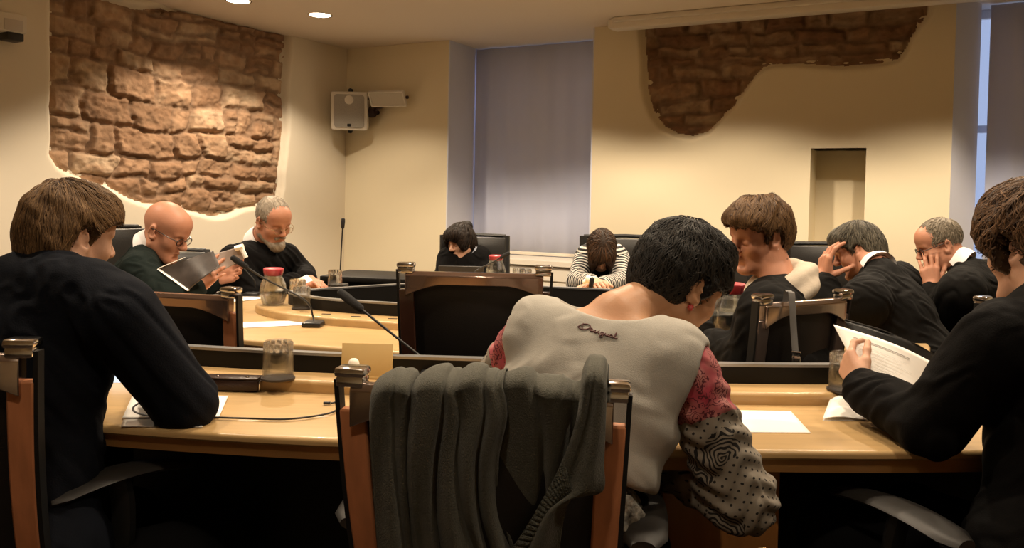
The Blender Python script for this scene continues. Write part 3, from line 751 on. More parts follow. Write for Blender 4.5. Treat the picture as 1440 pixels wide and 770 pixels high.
hairmat('hair_brunette', (.020,.011,.006), (.10,.05,.025)); hairmat('hair_ebony', (.010,.006,.004), (.035,.02,.012))
def cloth(name, c, var=.25, bscale=350, rough=.85, sheen=.0, bump=.15): return mat(name, c, rough, var=var, vscale=14, bump=bump, bscale=bscale, sheen=sheen, spec=.12)
cloth('navy_wool', (.0065,.0080,.0125)); cloth('black_knit', (.0032,.0028,.0028)); cloth('black_suit', (.0060,.0055,.0050)); cloth('green_knit', (.0085,.014,.0125))
cloth('white_shirt', (.78,.76,.76), .05); cloth('blue_shirt', (.55,.60,.72), .05); cloth('cream_scarf', (.66,.57,.46), .15); cloth('dark_trousers', (.008,.008,.009))
cloth('grey_jersey', (.37,.35,.31), .10, bscale=500)
def hframe(c, yaw, pitch=0, roll=0, s=1.0):
    """head frame: yaw from +Y clockwise, pitch down, roll to the right shoulder"""
    R = Rz(-yaw) @ Rx(-pitch) @ Ry(roll)
    return np.asarray(c, float), R, s
class Head:
    def __init__(h, c, yaw, pitch=0, roll=0, s=1.0): h.c, h.R, h.s = hframe(c, yaw, pitch, roll, s)
    def __call__(h, x, y, z): return h.c + h.R @ (V(x,y,z)*h.s)
    def d(h, x, y, z): return h.R @ V(x,y,z)
    def loc(h, Q): return ((Q-h.c) @ h.R)/h.s
def head_ops(S, h, female=False, lids=True, jaw=1.0):
    s = h.s; R = h.R; W = .95 if female else 1.0
    E = lambda c, r, k=.02, sub=False, RR=None: S.ell(h(*c), V(*r)*s, R if RR is None else R @ RR, k*s, sub)
    K = lambda a, b, ra, rb=None, k=.015, sub=False: S.cone(h(*a), h(*b), ra*s, (rb if rb is not None else ra)*s, k*s, sub)
    E((0,-.008,.045), (.075*W,.098,.086)); E((0,.030,-.030), (.060*W,.062,.080), .03); E((0,.055,.055), (.060*W,.042,.050), .03)
    for x in (-1,1):
        K((x*.056*W,.004,-.052), (x*.020,.076,-.094), .022*jaw, .020, .03); E((x*.044*W,.062,-.020), (.022,.022,.022), .03)
        K((x*.012,.090,.026), (x*.044,.076,.026), .0095, .009, .014)
        E((x*.031,.098,.007), (.018,.016,.013), .014, True); E((x*.031,.0745,.006), (.0175,.0165,.0135), .004)
        if lids: K((x*.020,.091,.0015), (x*.043,.085,.0005), .0022, .0022, .003)
        E((x*.0105,.104,-.0255), (.0095,.0105,.0085), .006); E((x*.0065,.110,-.033), (.0035,.006,.004), .003, True)
    K((0,.088,.024), (0,.114,-.018), .0085, .0105, .012); E((0,.113,-.021), (.011,.011,.010), .006)
    K((-.019,.086,-.0565), (0,.096,-.0545), .0052, .0068, .006); K((.019,.086,-.0565), (0,.096,-.0545), .0052, .0068, .006)
    K((-.016,.086,-.0680), (.016,.086,-.0680), .0068, .0068, .006); K((-.022,.0935,-.0615), (.022,.0935,-.0615), .0022, .0022, .005, True)
    E((0,.080,-.098), (.020,.018,.016), .018); K((-.014,.095,-.080), (.014,.095,-.080), .005, .005, .010, True)
    for x in (-1,1):
        RR = Rz(-x*.42) @ Rx(.18)
        E((x*.079*W,-.010,.000), (.0075,.019,.033), .006, False, RR); E((x*.0765*W,.006,-.018), (.008,.009,.014), .008, False, RR)
        E((x*.0865*W,-.006,.004), (.0065,.0105,.021), .005, True, RR); E((x*.0865*W,.004,-.010), (.006,.007,.009), .004, True, RR)
        K((x*.0845*W,-.020,.022), (x*.0845*W,-.021,-.008), .0028, .0026, .004)
def hand_ops(S, w, fwd, palm, right=True, curl=(.5,.55,.6,.65), spread=.10, thumb=(.75,.55,.25), tcurl=.35, s=1.0):
    f = nrm(fwd); n = nrm(np.asarray(palm)-f*np.dot(f, palm)); lat = np.cross(f, n)*(1 if right else -1)
    w = np.asarray(w, float); g = lambda a, b, c=0: w + s*(f*a+lat*b+n*c)
    S.cone(g(-.03,0), g(.02,0), .025*s, .026*s, .02)
    offs = (.029,.010,-.010,-.028); kn = (.090,.094,.089,.080); L = ((.042,.025,.019),(.046,.028,.020),(.042,.026,.019),(.033,.020,.017))
    for o, kx in zip(offs, kn): S.cone(g(.012,o*.62), g(kx,o), .0145*s, .0115*s, .010)
    S.ell(g(.045,.020,.012), V(.030,.016,.012)*s, np.stack([f,lat,n],1), .012); S.ell(g(.045,-.022,.010), V(.032,.012,.010)*s, np.stack([f,lat,n],1), .012)
    for i, (o, kx, l3) in enumerate(zip(offs, kn, L)):
        p = g(kx, o); a = 0; sp = spread*(1.5-i)/1.5; r = .0092 if i < 3 else .008
        for j, l in enumerate(l3):
            a += curl[i]*(.75, 1.0, .65)[j]
            d = nrm((f*math.cos(sp)+lat*math.sin(sp))*math.cos(a)+n*math.sin(a)); q = p+d*l*s
            S.cone(p, q, r*s, (r-.0009)*s, .0035); p = q; r -= .0009
    p = g(.018,.022,.004); d = nrm(f*thumb[0]+lat*thumb[1]+n*thumb[2])
    for j, (l, r) in enumerate(((.044,.014),(.034,.0105),(.027,.0095))):
        q = p+d*l*s; S.cone(p, q, r*s, (r-.0015)*s, .006); p = q; d = nrm(d + tcurl*(n*.5 + f*.6 - lat*.35))
def frame(J):
    sm = (J['sL']+J['sR'])/2; u = nrm(sm-J['pel']); r = J['sR']-J['sL']; r = nrm(r-u*np.dot(r,u)); f = np.cross(u, r); return sm, r, f, u
def torso_ops(S, J, t=0.0, w=1.0, k=.04, low=True, dep=1.0):
    sm, r, f, u = frame(J); R = np.stack([r,f,u],1); L = np.linalg.norm(sm-J['pel'])
    S.cone(J['sL']+(sm-J['sL'])*.12, J['sR']+(sm-J['sR'])*.12, .052*w+t, None, k)
    S.ell(sm-u*.11+f*.005, (.158*w+t, .112*w*dep+t, .17+t), R, k)
    S.ell(J['pel']+u*L*.42+f*.01, (.135*w+t, .100*w*dep+t, .17+t), R, k)
    if low: S.ell(J['pel']+u*.02, (.165*w+t, .125*w+t, .13+t), R, k)
    for sd in ('sL','sR'): S.cone(J['neck']-u*.01, sm+(J[sd]-sm)*.75+u*.012, .046+t*.5, .045*w+t, .03)
def arm_ops(S, J, sd, t=0.0, w=1.0, cut=1.0, k=.02, fat=1.0):
    a, b, c = J['s'+sd], J['e'+sd], J['w'+sd]
    S.cone(a, b, .050*w*fat+t, .040*w*fat+t, k); S.cone(b, b+(c-b)*cut, .040*w*fat+t, (.027*w+(.013*w)*(1-cut))*fat+t, k)
def leg_pts(J, yaw):
    f = V(math.sin(yaw), math.cos(yaw), 0); r = V(math.cos(yaw), -math.sin(yaw), 0); o = []
    p = J['pel']; zc = min(p[2], .56)
    for s in (-1,1):
        h = V(p[0],p[1],zc-.04)+r*s*.09; kn = h+f*.40+r*s*.05; kn[2] = zc-.06; an = V(kn[0],kn[1],.09)-f*.02; o.append((h, kn, an, an+f*.16-V(0,0,.05)))
    return o
def wrinkle(v, n, amp=.004, sc=1.0, seed=0):
    x, y, z = (v*sc).T; q = seed*1.7
    w1 = fbm(x*9+q*3+z*4, y*9+z*7+q, 3, seed)-.5
    a = np.sin(z*34-x*16+y*9+26*w1+q); b = np.sin(x*21+z*12+30*w1+q*2)
    m = np.clip(fbm(x*5+q, z*5+y*5+q, 2, seed+3)*1.8-.5, 0, 1)
    return v + n*((a*m+.6*b*(1-m)+1.5*w1)*amp)[:,None]
class Person:
    def __init__(p, label, J, head, skinm, yaw, res=.004, female=False, w=1.0, jaw=1.0, neck_r=.052):
        p.J = {k: np.asarray(q, float) for k, q in J.items()}; p.h = head; p.yaw = yaw; p.res = res; p.w = w
        pel = p.J['pel']; p.root = empty('person', (pel[0],pel[1],0), 0, label, 'person'); p.skinm = skinm; p.female = female
        S = p.S = Ops(); head_ops(S, head, female, True, jaw)
        J = p.J; S.cone(head(0,-.022,-.035), J['neck'], neck_r, neck_r*1.08, .03)
        torso_ops(S, J, -.014, w); [arm_ops(S, J, sd, -.006, w) for sd in 'LR']
        for h_, k_, a_, t_ in leg_pts(J, yaw):
            S.cone(h_, k_, .070, .050, .03); S.cone(k_, a_, .050, .036, .02); S.cone(a_, t_, .036, .030, .02)
    def hand(p, sd, fwd, palm, **k): hand_ops(p.S, p.J['w'+sd], fwd, palm, sd == 'R', s=(.92 if p.female else 1.0), **k); return p
    def body(p): p.bodyo = sculpt('body', p.S, p.res, p.skinm, p.root); return p
    def trousers(p, m='dark_trousers'):
        S = Ops(); pl = p.J['pel']; 
        for h_, k_, a_, t_ in leg_pts(p.J, p.yaw): S.cone(h_, k_, .086, .066, .04); S.cone(k_, a_+V(0,0,.03), .066, .055, .03)
        sm, r, f, u = frame(p.J); S.ell(pl, (.182*p.w,.138,.12), np.stack([r,f,u],1), .04)
        o = sculpt('trousers', S, .012, M[m], p.root)
        for h_, k_, a_, t_ in leg_pts(p.J, p.yaw):
            S = Ops(); S.cone(a_-V(0,0,.01), t_, .044, .036, .02); S.halfcap(a_-V(0,0,.08), (0,0,-1), a_, .4); sculpt('shoe', S, .008, M['black_plastic'], p.root)
        return p
    def top(p, name, m, t=.014, cuffs=(1,1), amp=.004, neck_cut=None, res=None, dep=1.0, fat=1.0, extra=None, seed=1, low=True, post=None, arms=True):
        S = Ops(); torso_ops(S, p.J, t, p.w, low=low, dep=dep)
        if arms:
            for sd, cu in zip('LR', cuffs): arm_ops(S, p.J, sd, t, p.w, cu, fat=fat)
        if extra: extra(S)
        if neck_cut is not None: S.ell(*neck_cut)
        return sculpt(name, S, res or p.res*1.35, M[m], p.root, post=post or (lambda v, n: wrinkle(v, n, amp, 1, seed)))
    def add(p, name, S, m, res=None, post=None, attrs=None, parent=None): return sculpt(name, S, res or p.res, M[m], parent or p.root, post, attrs)
    def collar(p, m='white_shirt', up=.045, r=.060, tilt=.35, h=.035, name='shirt_collar', gap=.5):
        """a standing band round the neck, open at the front"""
        a = p.h(0,-.022,-.055); b = p.J['neck']; ax = nrm(a-b); c = b+ax*up; fw = p.h.d(0,1,0); fw = nrm(fw-ax*np.dot(fw,ax)); rt = np.cross(fw, ax)
        mb_ = MB(); rings = []
        for q in np.linspace(gap, 2*math.pi-gap, 30):
            d = fw*math.cos(q)+rt*math.sin(q); dr = ax*(-tilt*.06*(1+math.cos(q))*.5)
            rings.append([c+d*(r)+dr, c+d*(r-.003)+ax*h+dr*.8, c+d*(r+.002)+ax*(h+.003)+dr*.8, c+d*(r+.012)+ax*(h*.4)+dr, c+d*(r+.016)-ax*.006+dr*1.6])
        mb_.loft(rings); return mb_.build(name, M[m], p.root, world=True)
    def hair(p, S, m, n=900, L=.05, r=.0009, whorl=(0,-.07,.12), steps=8, lift=.002, flow=None, wild=.25, seed=1, res=None, amp=.0025, freq=85, base_tone=.25, name='hair', keep=None, lump=.0):
        """cap with combed grooves plus a coat of fine tapering locks"""
        h = p.h; w = V(*whorl)
        def lmp(Q):
            q = h.loc(Q); return 2*lump*(fbm(q[:,0]*26+q[:,1]*11+seed, q[:,2]*26+q[:,1]*17, 3, seed)-.45)
        SB = Ops(); SB.o = [(o[0],o[1],.0005,False,o[4],o[5]) for o in S.o if o[3]]
        def post(v, nn):
            v = v+nn*lmp(v)[:,None]
            q = h.loc(v)-w; th = np.arctan2(q[:,0], q[:,1]+.001); ph = np.linalg.norm(q, axis=1)
            return v + nn*(amp*(np.sin(th*freq*.3+9*np.sin(ph*30+seed))+.7*np.sin(th*freq*.71+5*np.sin(ph*47)))*np.clip(ph/.05,0,1))[:,None]
        cap = sculpt(name, S, res or p.res, M[m], p.root, post, {'tone': lambda v: base_tone*np.clip(.5+2.2*(fbm(h.loc(v)[:,0]*60+9, h.loc(v)[:,2]*18+5, 3, seed)-.5),0,1)*1.0})
        g = np.random.default_rng(seed); vv = np.empty(len(cap.data.vertices)*3, np.float32); cap.data.vertices.foreach_get('co', vv); vv = vv.reshape(-1,3).astype(float)
        pts = vv[g.integers(0, len(vv), n)]
        if keep is not None: pts = pts[keep(h.loc(pts))]
        n = len(pts); path = [pts.copy()]; jit = g.normal(0, wild, (n,3)); ln = L*g.uniform(.5,1.2,n); alive = np.ones(n)
        for k in range(steps):
            q = h.loc(pts); fl = (flow(q) if flow is not None else (q-w)*[1,1,1])
            fl = fl/(np.linalg.norm(fl,axis=1)[:,None]+1e-6)
            fw = fl @ h.R.T + jit*.5 + np.array([0,0,-.15])
            gr = S.grad(pts); fw = fw-gr*(fw*gr).sum(1)[:,None]; fw /= (np.linalg.norm(fw,axis=1)[:,None]+1e-6)
            new = pts+fw*(ln/steps)[:,None]*alive[:,None]
            if SB.o: alive = alive*(SB.ev(new) > .0045); new = np.where(alive[:,None] > 0, new, pts)
            d = S.ev(new); gr = S.grad(new); new = new-gr*(d-lift*(1.2 if k < steps-1 else 1.6))[:,None]*.9
            pts = new; path.append(pts.copy())
        path = np.array(path); fl_ = path.reshape(-1,3)
        if lump: path = (fl_+S.grad(fl_)*lmp(fl_)[:,None]).reshape(path.shape)
        path = path                      # steps+1, n, 3
        tone = g.beta(1.6,3.0,n); rad = r*g.uniform(.7,1.5,n); K = 4; st = steps+1
        prof = np.concatenate([[.5], np.ones(st-3), [.7,.15]])
        T = np.gradient(path, axis=0); T /= np.linalg.norm(T,axis=2)[...,None]+1e-9
        up = S.grad(path.reshape(-1,3)).reshape(path.shape); sd = np.cross(T, up); sd /= np.linalg.norm(sd,axis=2)[...,None]+1e-9
        rr = (prof[:,None]*rad[None])[...,None]
        ring = np.stack([path+sd*rr*1.6, path+up*rr*.8, path-sd*rr*1.6, path-up*rr*.8], 2)  # st,n,4,3
        verts = ring.transpose(1,0,2,3).reshape(-1,3); base = np.arange(n)[:,None,None]*st*K+np.arange(st-1)[None,:,None]*K
        k = np.arange(K)[None,None,:]; f = np.stack([base+k, base+(k+1)%K, base+K+(k+1)%K, base+K+k], -1).reshape(-1,4)
        o = mesh_np('hair_locks', verts, f, M[m], p.root, True, True, {'tone': np.repeat(tone, st*K)}); wparent_sub(o, cap)
        return cap
    def glasses(p, m='dark_frame', y=.100, z=.004, full=True, r=.0014):
        h = p.h; b = MB()
        for x in (-1,1):
            pts = [h(x*.034+.024*math.cos(a), y-.006*abs(math.cos(a))*.5, z+.016*math.sin(a)*(1 if full else 1)) for a in np.linspace(0,2*math.pi,20)]
            b.tube(pts, r*h.s, 6, cap=False)
            b.tube([h(x*.058,y-.004,z+.006), h(x*.078,y-.03,z+.008), h(x*.082,.0,z+.012), h(x*.080,-.022,z+.004)], r*1.1*h.s, 6)
        b.tube([h(-.011,y+.003,z+.005), h(0,y+.006,z+.009), h(.011,y+.003,z+.005)], r*h.s, 6)
        o = b.build('glasses', M[m], p.root, world=True)
        g = MB()
        for x in (-1,1):
            ce = h(x*.034,y-.002,z); rim = [h(x*.034+.0235*math.cos(a), y-.003, z+.0155*math.sin(a)) for a in np.linspace(0,2*math.pi,20,endpoint=False)]
            g.loft([rim, [q+h.d(0,.0012,0) for q in rim]])
        l = g.build('lenses', M['lens_glass'], p.root, world=True); wparent_sub(l, o); return o
def wparent_sub(o, par):
    o.parent = par
    r = par.parent; m = Matrix.LocRotScale(r.location, r.rotation_euler, None) @ par.matrix_parent_inverse
    o.matrix_parent_inverse = m.inverted()
mat('dark_frame', (.015,.010,.008), .3); mat('gold_frame', (.6,.45,.25), .25, metal=1); thin_glass('lens_glass', (.97,.97,.97), .06)
mat('pearl', (.85,.80,.75), .2, coat=.5)
def cap_ops(h, puff=(.010,.012,.014), female=False, front=None, low=-.03, k=.015):
    """hair shell round the skull; front: (point, normal) planes in head space cut the face free"""
    S = Ops(); W = .95 if female else 1.0; s = h.s
    S.ell(h(0,-.010,.045), V(.075*W+puff[0], .098+puff[1], .086+puff[2])*s, h.R, k)
    return S
# ================================================================== the ten people
def face_cut(S, h, c=(0,.125,-.025), r=(.082,.080,.098), k=.012): S.ell(h(*c), V(*r)*h.s, h.R, k, True)
def ear_cut(S, h, c=(.085,.012,-.012), r=(.030,.030,.042), sides=(-1,1), k=.01):
    for x in sides: S.ell(h(x*c[0],c[1],c[2]), V(*r)*h.s, h.R, k, True)
def low_cut(S, h, p, n, k=.01):
    S.halfcap(h(*p), h.d(*n), h(0,0,0), .4, k)
def ear_ring(p, sd, m, drop=.034, r=.0055, name='earring'):
    b = MB(); c = p.h(sd*.084*(.95 if p.female else 1), -.004, -drop)
    b.lathe([(0,-r),(r*.7,-r*.7),(r,0),(r*.7,r*.7),(0,r)], c, 14); return b.build(name, M[m], p.root, world=True)

# ---- A: navy blazer, left foreground
h = Head(P(96,334,1.72), D(33), D(12), D(3), .87)
J = dict(pel=P(28,800,1.60), sL=P(-82,426,1.73), sR=P(166,440,1.60), neck=P(74,392,1.65), eR=P(258,563,1.70), wR=P(226,549,1.93), eL=P(-60,590,1.80), wL=P(50,556,1.98))
a = Person('woman in a dark navy blazer with short light brown hair, back turned, pearl earring', J, h, 'skin' and M['skin_pale'], D(22), .0035, True, 1.02)
a.hand('R', V(-.25,.9,-.05), (0,.1,-1)).hand('L', P(110,552,2.05)-J['wL'], (0,.1,-1)); a.body(); a.trousers()
def ex(S):
    S.cone(P(34,392,1.66), P(122,398,1.61), .052, .046, .05)
a.top('blazer', 'navy_wool', .020, cuffs=(.95,.95), amp=.0035, extra=ex, fat=1.10, seed=2)
S = Ops(); b_ = J['neck']; S.cone(a.h(0,-.040,-.085), b_+V(0,0,.005), .064, .075, .01); S.cone(a.h(0,0,-.02), b_, .055, .057, .008, True); S.halfcap(a.h(0,-.02,-.088), a.h.d(0,-.25,1), a.h(0,0,-.05), .3, .006)
a.add('blazer_collar', S, 'navy_wool', .004)
S = cap_ops(h, (.011,.012,.010), True); S.ell(h(0,-.045,-.012), V(.074,.062,.082), h.R, .03); S.ell(h(0,.045,.070), V(.064,.052,.046), h.R, .03); S.ell(h(.042,.048,.040), V(.034,.038,.040), h.R, .02); S.ell(h(-.042,.048,.040), V(.034,.038,.040), h.R, .02); S.cone(h(.070,.030,.03), h(.068,.040,-.010), .014, .006, .01)
face_cut(S, h, (0,.145,-.035), (.118,.104,.105)); ear_cut(S, h, (.088,-.002,-.012), (.030,.028,.046)); ear_cut(S, h, (.078,.050,-.045), (.034,.044,.048)); ear_cut(S, h, (.074,.082,.000), (.052,.056,.054)); low_cut(S, h, (0,-.06,-.084), (.1,.15,-1))
a.hair(S, 'hair_brown', n=4200, L=.060, whorl=(.0,-.055,.125), seed=3, amp=.0016, r=.0007, wild=.34, lump=.006)
ear_ring(a, 1, 'pearl')
# ---- B: grey T-shirt, centre
h = Head(P(951,401,1.76), D(60), D(29), D(5), .97)
J = dict(pel=P(760,790,1.50), sL=P(748,468,1.66), sR=P(962,512,1.55), neck=P(868,445,1.665), eR=P(1040,700,1.56), wR=P(948,655,1.73), eL=P(690,560,1.82), wL=P(800,556,1.93))
bq = Person('woman in a grey T-shirt with patterned sleeves and short black hair, bending to the right', J, h, M['skin_tan'], D(20), .0035, True, 1.0, neck_r=.050)
bq.hand('R', V(-.3,.6,-.1), (-.5,0,-.6)).hand('L', V(.6,.5,-.1), (0,.1,-1)); bq.body(); bq.trousers()
mat('sleeve_print', (.5,.1,.12), .8)
def sleeve_material():
    m = M['sleeve_print']; N, L, b = nodes(m)
    def nd(t, **k):
        n = N.new('ShaderNode'+t)
        for q, v in k.items(): setattr(n, q, v)
        return n
    tc = nd('TexCoord')
    # red zone: rose ground with dark scribbled curls
    n1 = nd('TexNoise'); n1.inputs['Scale'].default_value = 26; n1.inputs['Detail'].default_value = 2; L.new(tc.outputs['Object'], n1.inputs['Vector'])
    wv = nd('TexWave', wave_type='RINGS'); wv.inputs['Scale'].default_value = 24; wv.inputs['Distortion'].default_value = 22; wv.inputs['Detail'].default_value = 2; wv.inputs['Detail Scale'].default_value = 2.2; L.new(tc.outputs['Object'], wv.inputs['Vector'])
    cr = nd('ValToRGB'); e = cr.color_ramp.elements; e[0].position = .30; e[0].color = (.34,.035,.058,1); e[1].position = .72; e[1].color = (.44,.19,.17,1); L.new(n1.outputs['Fac'], cr.inputs[0])
    c2 = nd('ValToRGB'); e = c2.color_ramp.elements; e[0].position = .16; e[0].color = (1,1,1,1); e[1].position = .30; e[1].color = (0,0,0,1); L.new(wv.outputs['Fac'], c2.inputs[0])
    n3 = nd('TexNoise'); n3.inputs['Scale'].default_value = 13; L.new(tc.outputs['Object'], n3.inputs['Vector'])
    g3 = nd('Math', operation='GREATER_THAN'); g3.inputs[1].default_value = .42; L.new(n3.outputs['Fac'], g3.inputs[0])
    mm = nd('Math', operation='MULTIPLY'); L.new(c2.outputs[0], mm.inputs[0]); L.new(g3.outputs[0], mm.inputs[1])
    red = nd('Mix', data_type='RGBA'); L.new(mm.outputs[0], red.inputs['Factor']); L.new(cr.outputs[0], red.inputs['A']); red.inputs['B'].default_value = (.10,.012,.02,1)
    # lace zone: warm grey net, black dots and black scrolls
    at = nd('Attribute'); at.attribute_name = 'u'; av = nd('Attribute'); av.attribute_name = 'v'
    comb0 = nd('CombineXYZ'); L.new(at.outputs['Fac'], comb0.inputs[0]); L.new(av.outputs['Fac'], comb0.inputs[1])
    nq = nd('TexNoise'); nq.inputs['Scale'].default_value = 19; nq.noise_dimensions = '2D'; nq.inputs['Detail'].default_value = 2; L.new(comb0.outputs[0], nq.inputs['Vector'])
    comb = nd('VectorMath', operation='MULTIPLY_ADD'); L.new(nq.outputs['Color'], comb.inputs[0]); comb.inputs[1].default_value = (.045,.045,0); L.new(comb0.outputs[0], comb.inputs[2])
    vo = nd('TexVoronoi'); vo.inputs['Scale'].default_value = 72; vo.inputs['Randomness'].default_value = .0; vo.voronoi_dimensions = '2D'
    rot = nd('Mapping'); rot.inputs['Rotation'].default_value = (0,0,.75); L.new(comb0.outputs[0], rot.inputs['Vector']); L.new(rot.outputs[0], vo.inputs['Vector'])
    dot = nd('Math', operation='LESS_THAN'); dot.inputs[1].default_value = .16; L.new(vo.outputs['Distance'], dot.inputs[0])
    v2 = nd('TexVoronoi'); v2.voronoi_dimensions = '2D'; v2.inputs['Scale'].default_value = 13; v2.inputs['Randomness'].default_value = .9; L.new(comb.outputs[0], v2.inputs['Vector'])
    # spirals: sin(k * distance + angle)
    sub = nd('VectorMath', operation='SUBTRACT'); L.new(v2.outputs['Position'], sub.inputs[1]); L.new(comb.outputs[0], sub.inputs[0])
    sx = nd('SeparateXYZ'); L.new(sub.outputs[0], sx.inputs[0])
    an = nd('Math', operation='ARCTAN2'); L.new(sx.outputs[1], an.inputs[0]); L.new(sx.outputs[0], an.inputs[1])
    ds = nd('Math', operation='MULTIPLY_ADD'); L.new(v2.outputs['Distance'], ds.inputs[0]); ds.inputs[1].default_value = 62; L.new(an.outputs[0], ds.inputs[2])
    sn = nd('Math', operation='SINE'); L.new(ds.outputs[0], sn.inputs[0]); sg = nd('Math', operation='GREATER_THAN'); sg.inputs[1].default_value = .15; L.new(sn.outputs[0], sg.inputs[0])
    n4 = nd('TexNoise'); n4.inputs['Scale'].default_value = 7.5; n4.noise_dimensions = '2D'; n4.inputs['Detail'].default_value = 1; L.new(comb.outputs[0], n4.inputs['Vector'])
    # scroll bands near v=.02..06, .1..16 and the elbow
    bw = nd('Math', operation='SINE'); bm_ = nd('Math', operation='MULTIPLY_ADD'); bm_.inputs[1].default_value = 40; bm_.inputs[2].default_value = 1.5; L.new(av.outputs['Fac'], bm_.inputs[0]); L.new(bm_.outputs[0], bw.inputs[0])
    ad = nd('Math', operation='MULTIPLY_ADD'); ad.inputs[1].default_value = .24; L.new(bw.outputs[0], ad.inputs[0]); L.new(n4.outputs['Fac'], ad.inputs[2])
    zone = nd('Math', operation='GREATER_THAN'); zone.inputs[1].default_value = .53; L.new(ad.outputs[0], zone.inputs[0])
    scr = nd('Math', operation='MULTIPLY'); L.new(sg.outputs[0], scr.inputs[0]); L.new(zone.outputs[0], scr.inputs[1])
    inv = nd('Math', operation='SUBTRACT'); inv.inputs[0].default_value = 1; L.new(zone.outputs[0], inv.inputs[1])
    d2 = nd('Math', operation='MULTIPLY'); L.new(dot.outputs[0], d2.inputs[0]); L.new(inv.outputs[0], d2.inputs[1])
    al = nd('Math', operation='MAXIMUM'); L.new(scr.outputs[0], al.inputs[0]); L.new(d2.outputs[0], al.inputs[1])
    lace = nd('Mix', data_type='RGBA'); L.new(al.outputs[0], lace.inputs['Factor']); lace.inputs['A'].default_value = (.235,.205,.165,1); lace.inputs['B'].default_value = (.012,.010,.010,1)
    # switch along the sleeve, with a wavy border
    nb_ = nd('TexNoise'); nb_.inputs['Scale'].default_value = 16; L.new(tc.outputs['Object'], nb_.inputs['Vector'])
    sw = nd('Math', operation='MULTIPLY_ADD'); sw.inputs[1].default_value = .05; L.new(nb_.outputs['Fac'], sw.inputs[0]); L.new(av.outputs['Fac'], sw.inputs[2])
    gs = nd('Math', operation='GREATER_THAN'); gs.inputs[1].default_value = .118; L.new(sw.outputs[0], gs.inputs[0])
    fin = nd('Mix', data_type='RGBA'); L.new(gs.outputs[0], fin.inputs['Factor']); L.new(red.outputs['Result'], fin.inputs['A']); L.new(lace.outputs['Result'], fin.inputs['B'])
    L.new(fin.outputs['Result'], b.inputs['Base Color'])
sleeve_material()
def sleeve(p, sd, ra=.062, rb=.062, rc=.052, cu=.9):
    J = p.J; a_, b_, c_ = J['s'+sd], J['e'+sd], J['w'+sd]; ax = nrm(b_-a_); S = Ops()
    S.cone(a_+ax*.015, b_, ra, rb, .02); S.cone(b_, b_+(c_-b_)*cu, rb*.95, rc, .03)
    u0 = nrm(np.cross(ax, (0,1,0))); u1 = np.cross(ax, u0)
    def post(v, n):
        q = (v-a_) @ ax
        w_ = .004*np.sin(q*130+3*np.sin(((v-a_) @ u0)*60))*np.clip((q-.02)/.05,0,1)
        return wrinkle(v + n*w_[:,None], n, .003, 1.3, 5)
    o = p.add('sleeve', S, 'sleeve_print', .005, post, {'u': lambda v: np.arctan2((v-a_) @ u1, (v-a_) @ u0)*.055, 'v': lambda v: ((v-a_) @ ax)})
    o['label'] = 'rose red sleeve turning to black and grey lace'; return o
sleeve(bq, 'R', .060, .066, .055, .85); sleeve(bq, 'L', .056, .060, .045, .8)
nk = J['neck']; sm, r_, f_, u_ = frame(J)
def ex(S):
    S.cone(J['sL']+(J['sR']-J['sL'])*.07, J['sR']+(J['sL']-J['sR'])*.07, .060, .060, .05)
    S.cone(J['sL']+(J['sR']-J['sL'])*.10-u_*.05, J['pel']-r_*.11+u_*.05, .055, .055, .06); S.cone(J['sR']+(J['sL']-J['sR'])*.12-u_*.05, J['pel']+r_*.065+u_*.05, .055, .050, .06)
    S.ell(nk+u_*.030-f_*.055-r_*.012, V(.105,.090,.078), np.stack([r_,f_,u_],1), .010, True); S.halfcap(J['pel']+u_*.185, -u_, J['pel'], .5)
    S.cone(J['sR']+r_*.075, J['sR']+r_*.075-u_*.09, .062, .062, .01, True); S.cone(J['sL']-r_*.075, J['sL']-r_*.075-u_*.09, .062, .062, .01, True)
def tpost(v, n):
    q = v-J['pel']; a1 = q @ r_; b1 = q @ u_
    fold = .0075*np.sin((b1*62+a1*38)+3*np.sin(a1*14))*np.clip((a1+.03)/.12,0,1)*np.clip((.36-b1)/.2,0,1) + .0045*np.sin(b1*40-a1*52+2*np.sin(b1*22))*np.clip((-a1+.02)/.12,0,1)
    return wrinkle(v+n*fold[:,None], n, .0022, .8, 3)
bq.top('t_shirt', 'grey_jersey', .016, (0,0), extra=ex, post=tpost, arms=False, res=.0045, dep=.95)
# neckline band
mb_ = MB(); ring_ = []
for q in np.linspace(0, 2*math.pi, 40, endpoint=False): ring_.append(nk+u_*(.004+.0*math.cos(q))-f_*.0+r_*.098*math.cos(q)+f_*.070*math.sin(q))
# ruffled hem below the T-shirt
mat('ruffle_print', (.40,.38,.33), .85, bump=.9, bscale=55, col2=(.015,.015,.014), vscale=42)
S = Ops(); S.ell(J['pel']+u_*.125, V(.158,.124,.090), np.stack([r_,f_,u_],1), .03); S.ell(J['pel']-u_*.05, V(.190,.155,.10), np.stack([r_,f_,u_],1), .03)
bq.add('printed_hem', S, 'ruffle_print', .005, lambda v, n: wrinkle(v+n*(.005*np.sin(((v-J['pel']) @ u_)*150+4*np.sin(((v-J['pel']) @ r_)*40)))[:,None], n, .006, 2.2, 4))
S = cap_ops(h, (.012,.014,.022), True); S.ell(h(0,-.052,.005), V(.072,.066,.083), h.R, .03); S.ell(h(0,.040,.088), V(.066,.056,.056), h.R, .03); S.ell(h(.042,.052,.040), V(.034,.040,.040), h.R, .02); S.ell(h(-.042,.052,.040), V(.034,.040,.040), h.R, .02)
S.cone(h(.074,.026,.03), h(.073,.030,-.022), .012, .005, .01)
face_cut(S, h, (0,.148,-.045), (.115,.096,.104)); ear_cut(S, h, (.092,-.004,-.012), (.026,.026,.045)); ear_cut(S, h, (.078,.082,-.016), (.050,.056,.056)); low_cut(S, h, (0,-.07,-.085), (0,.2,-1))
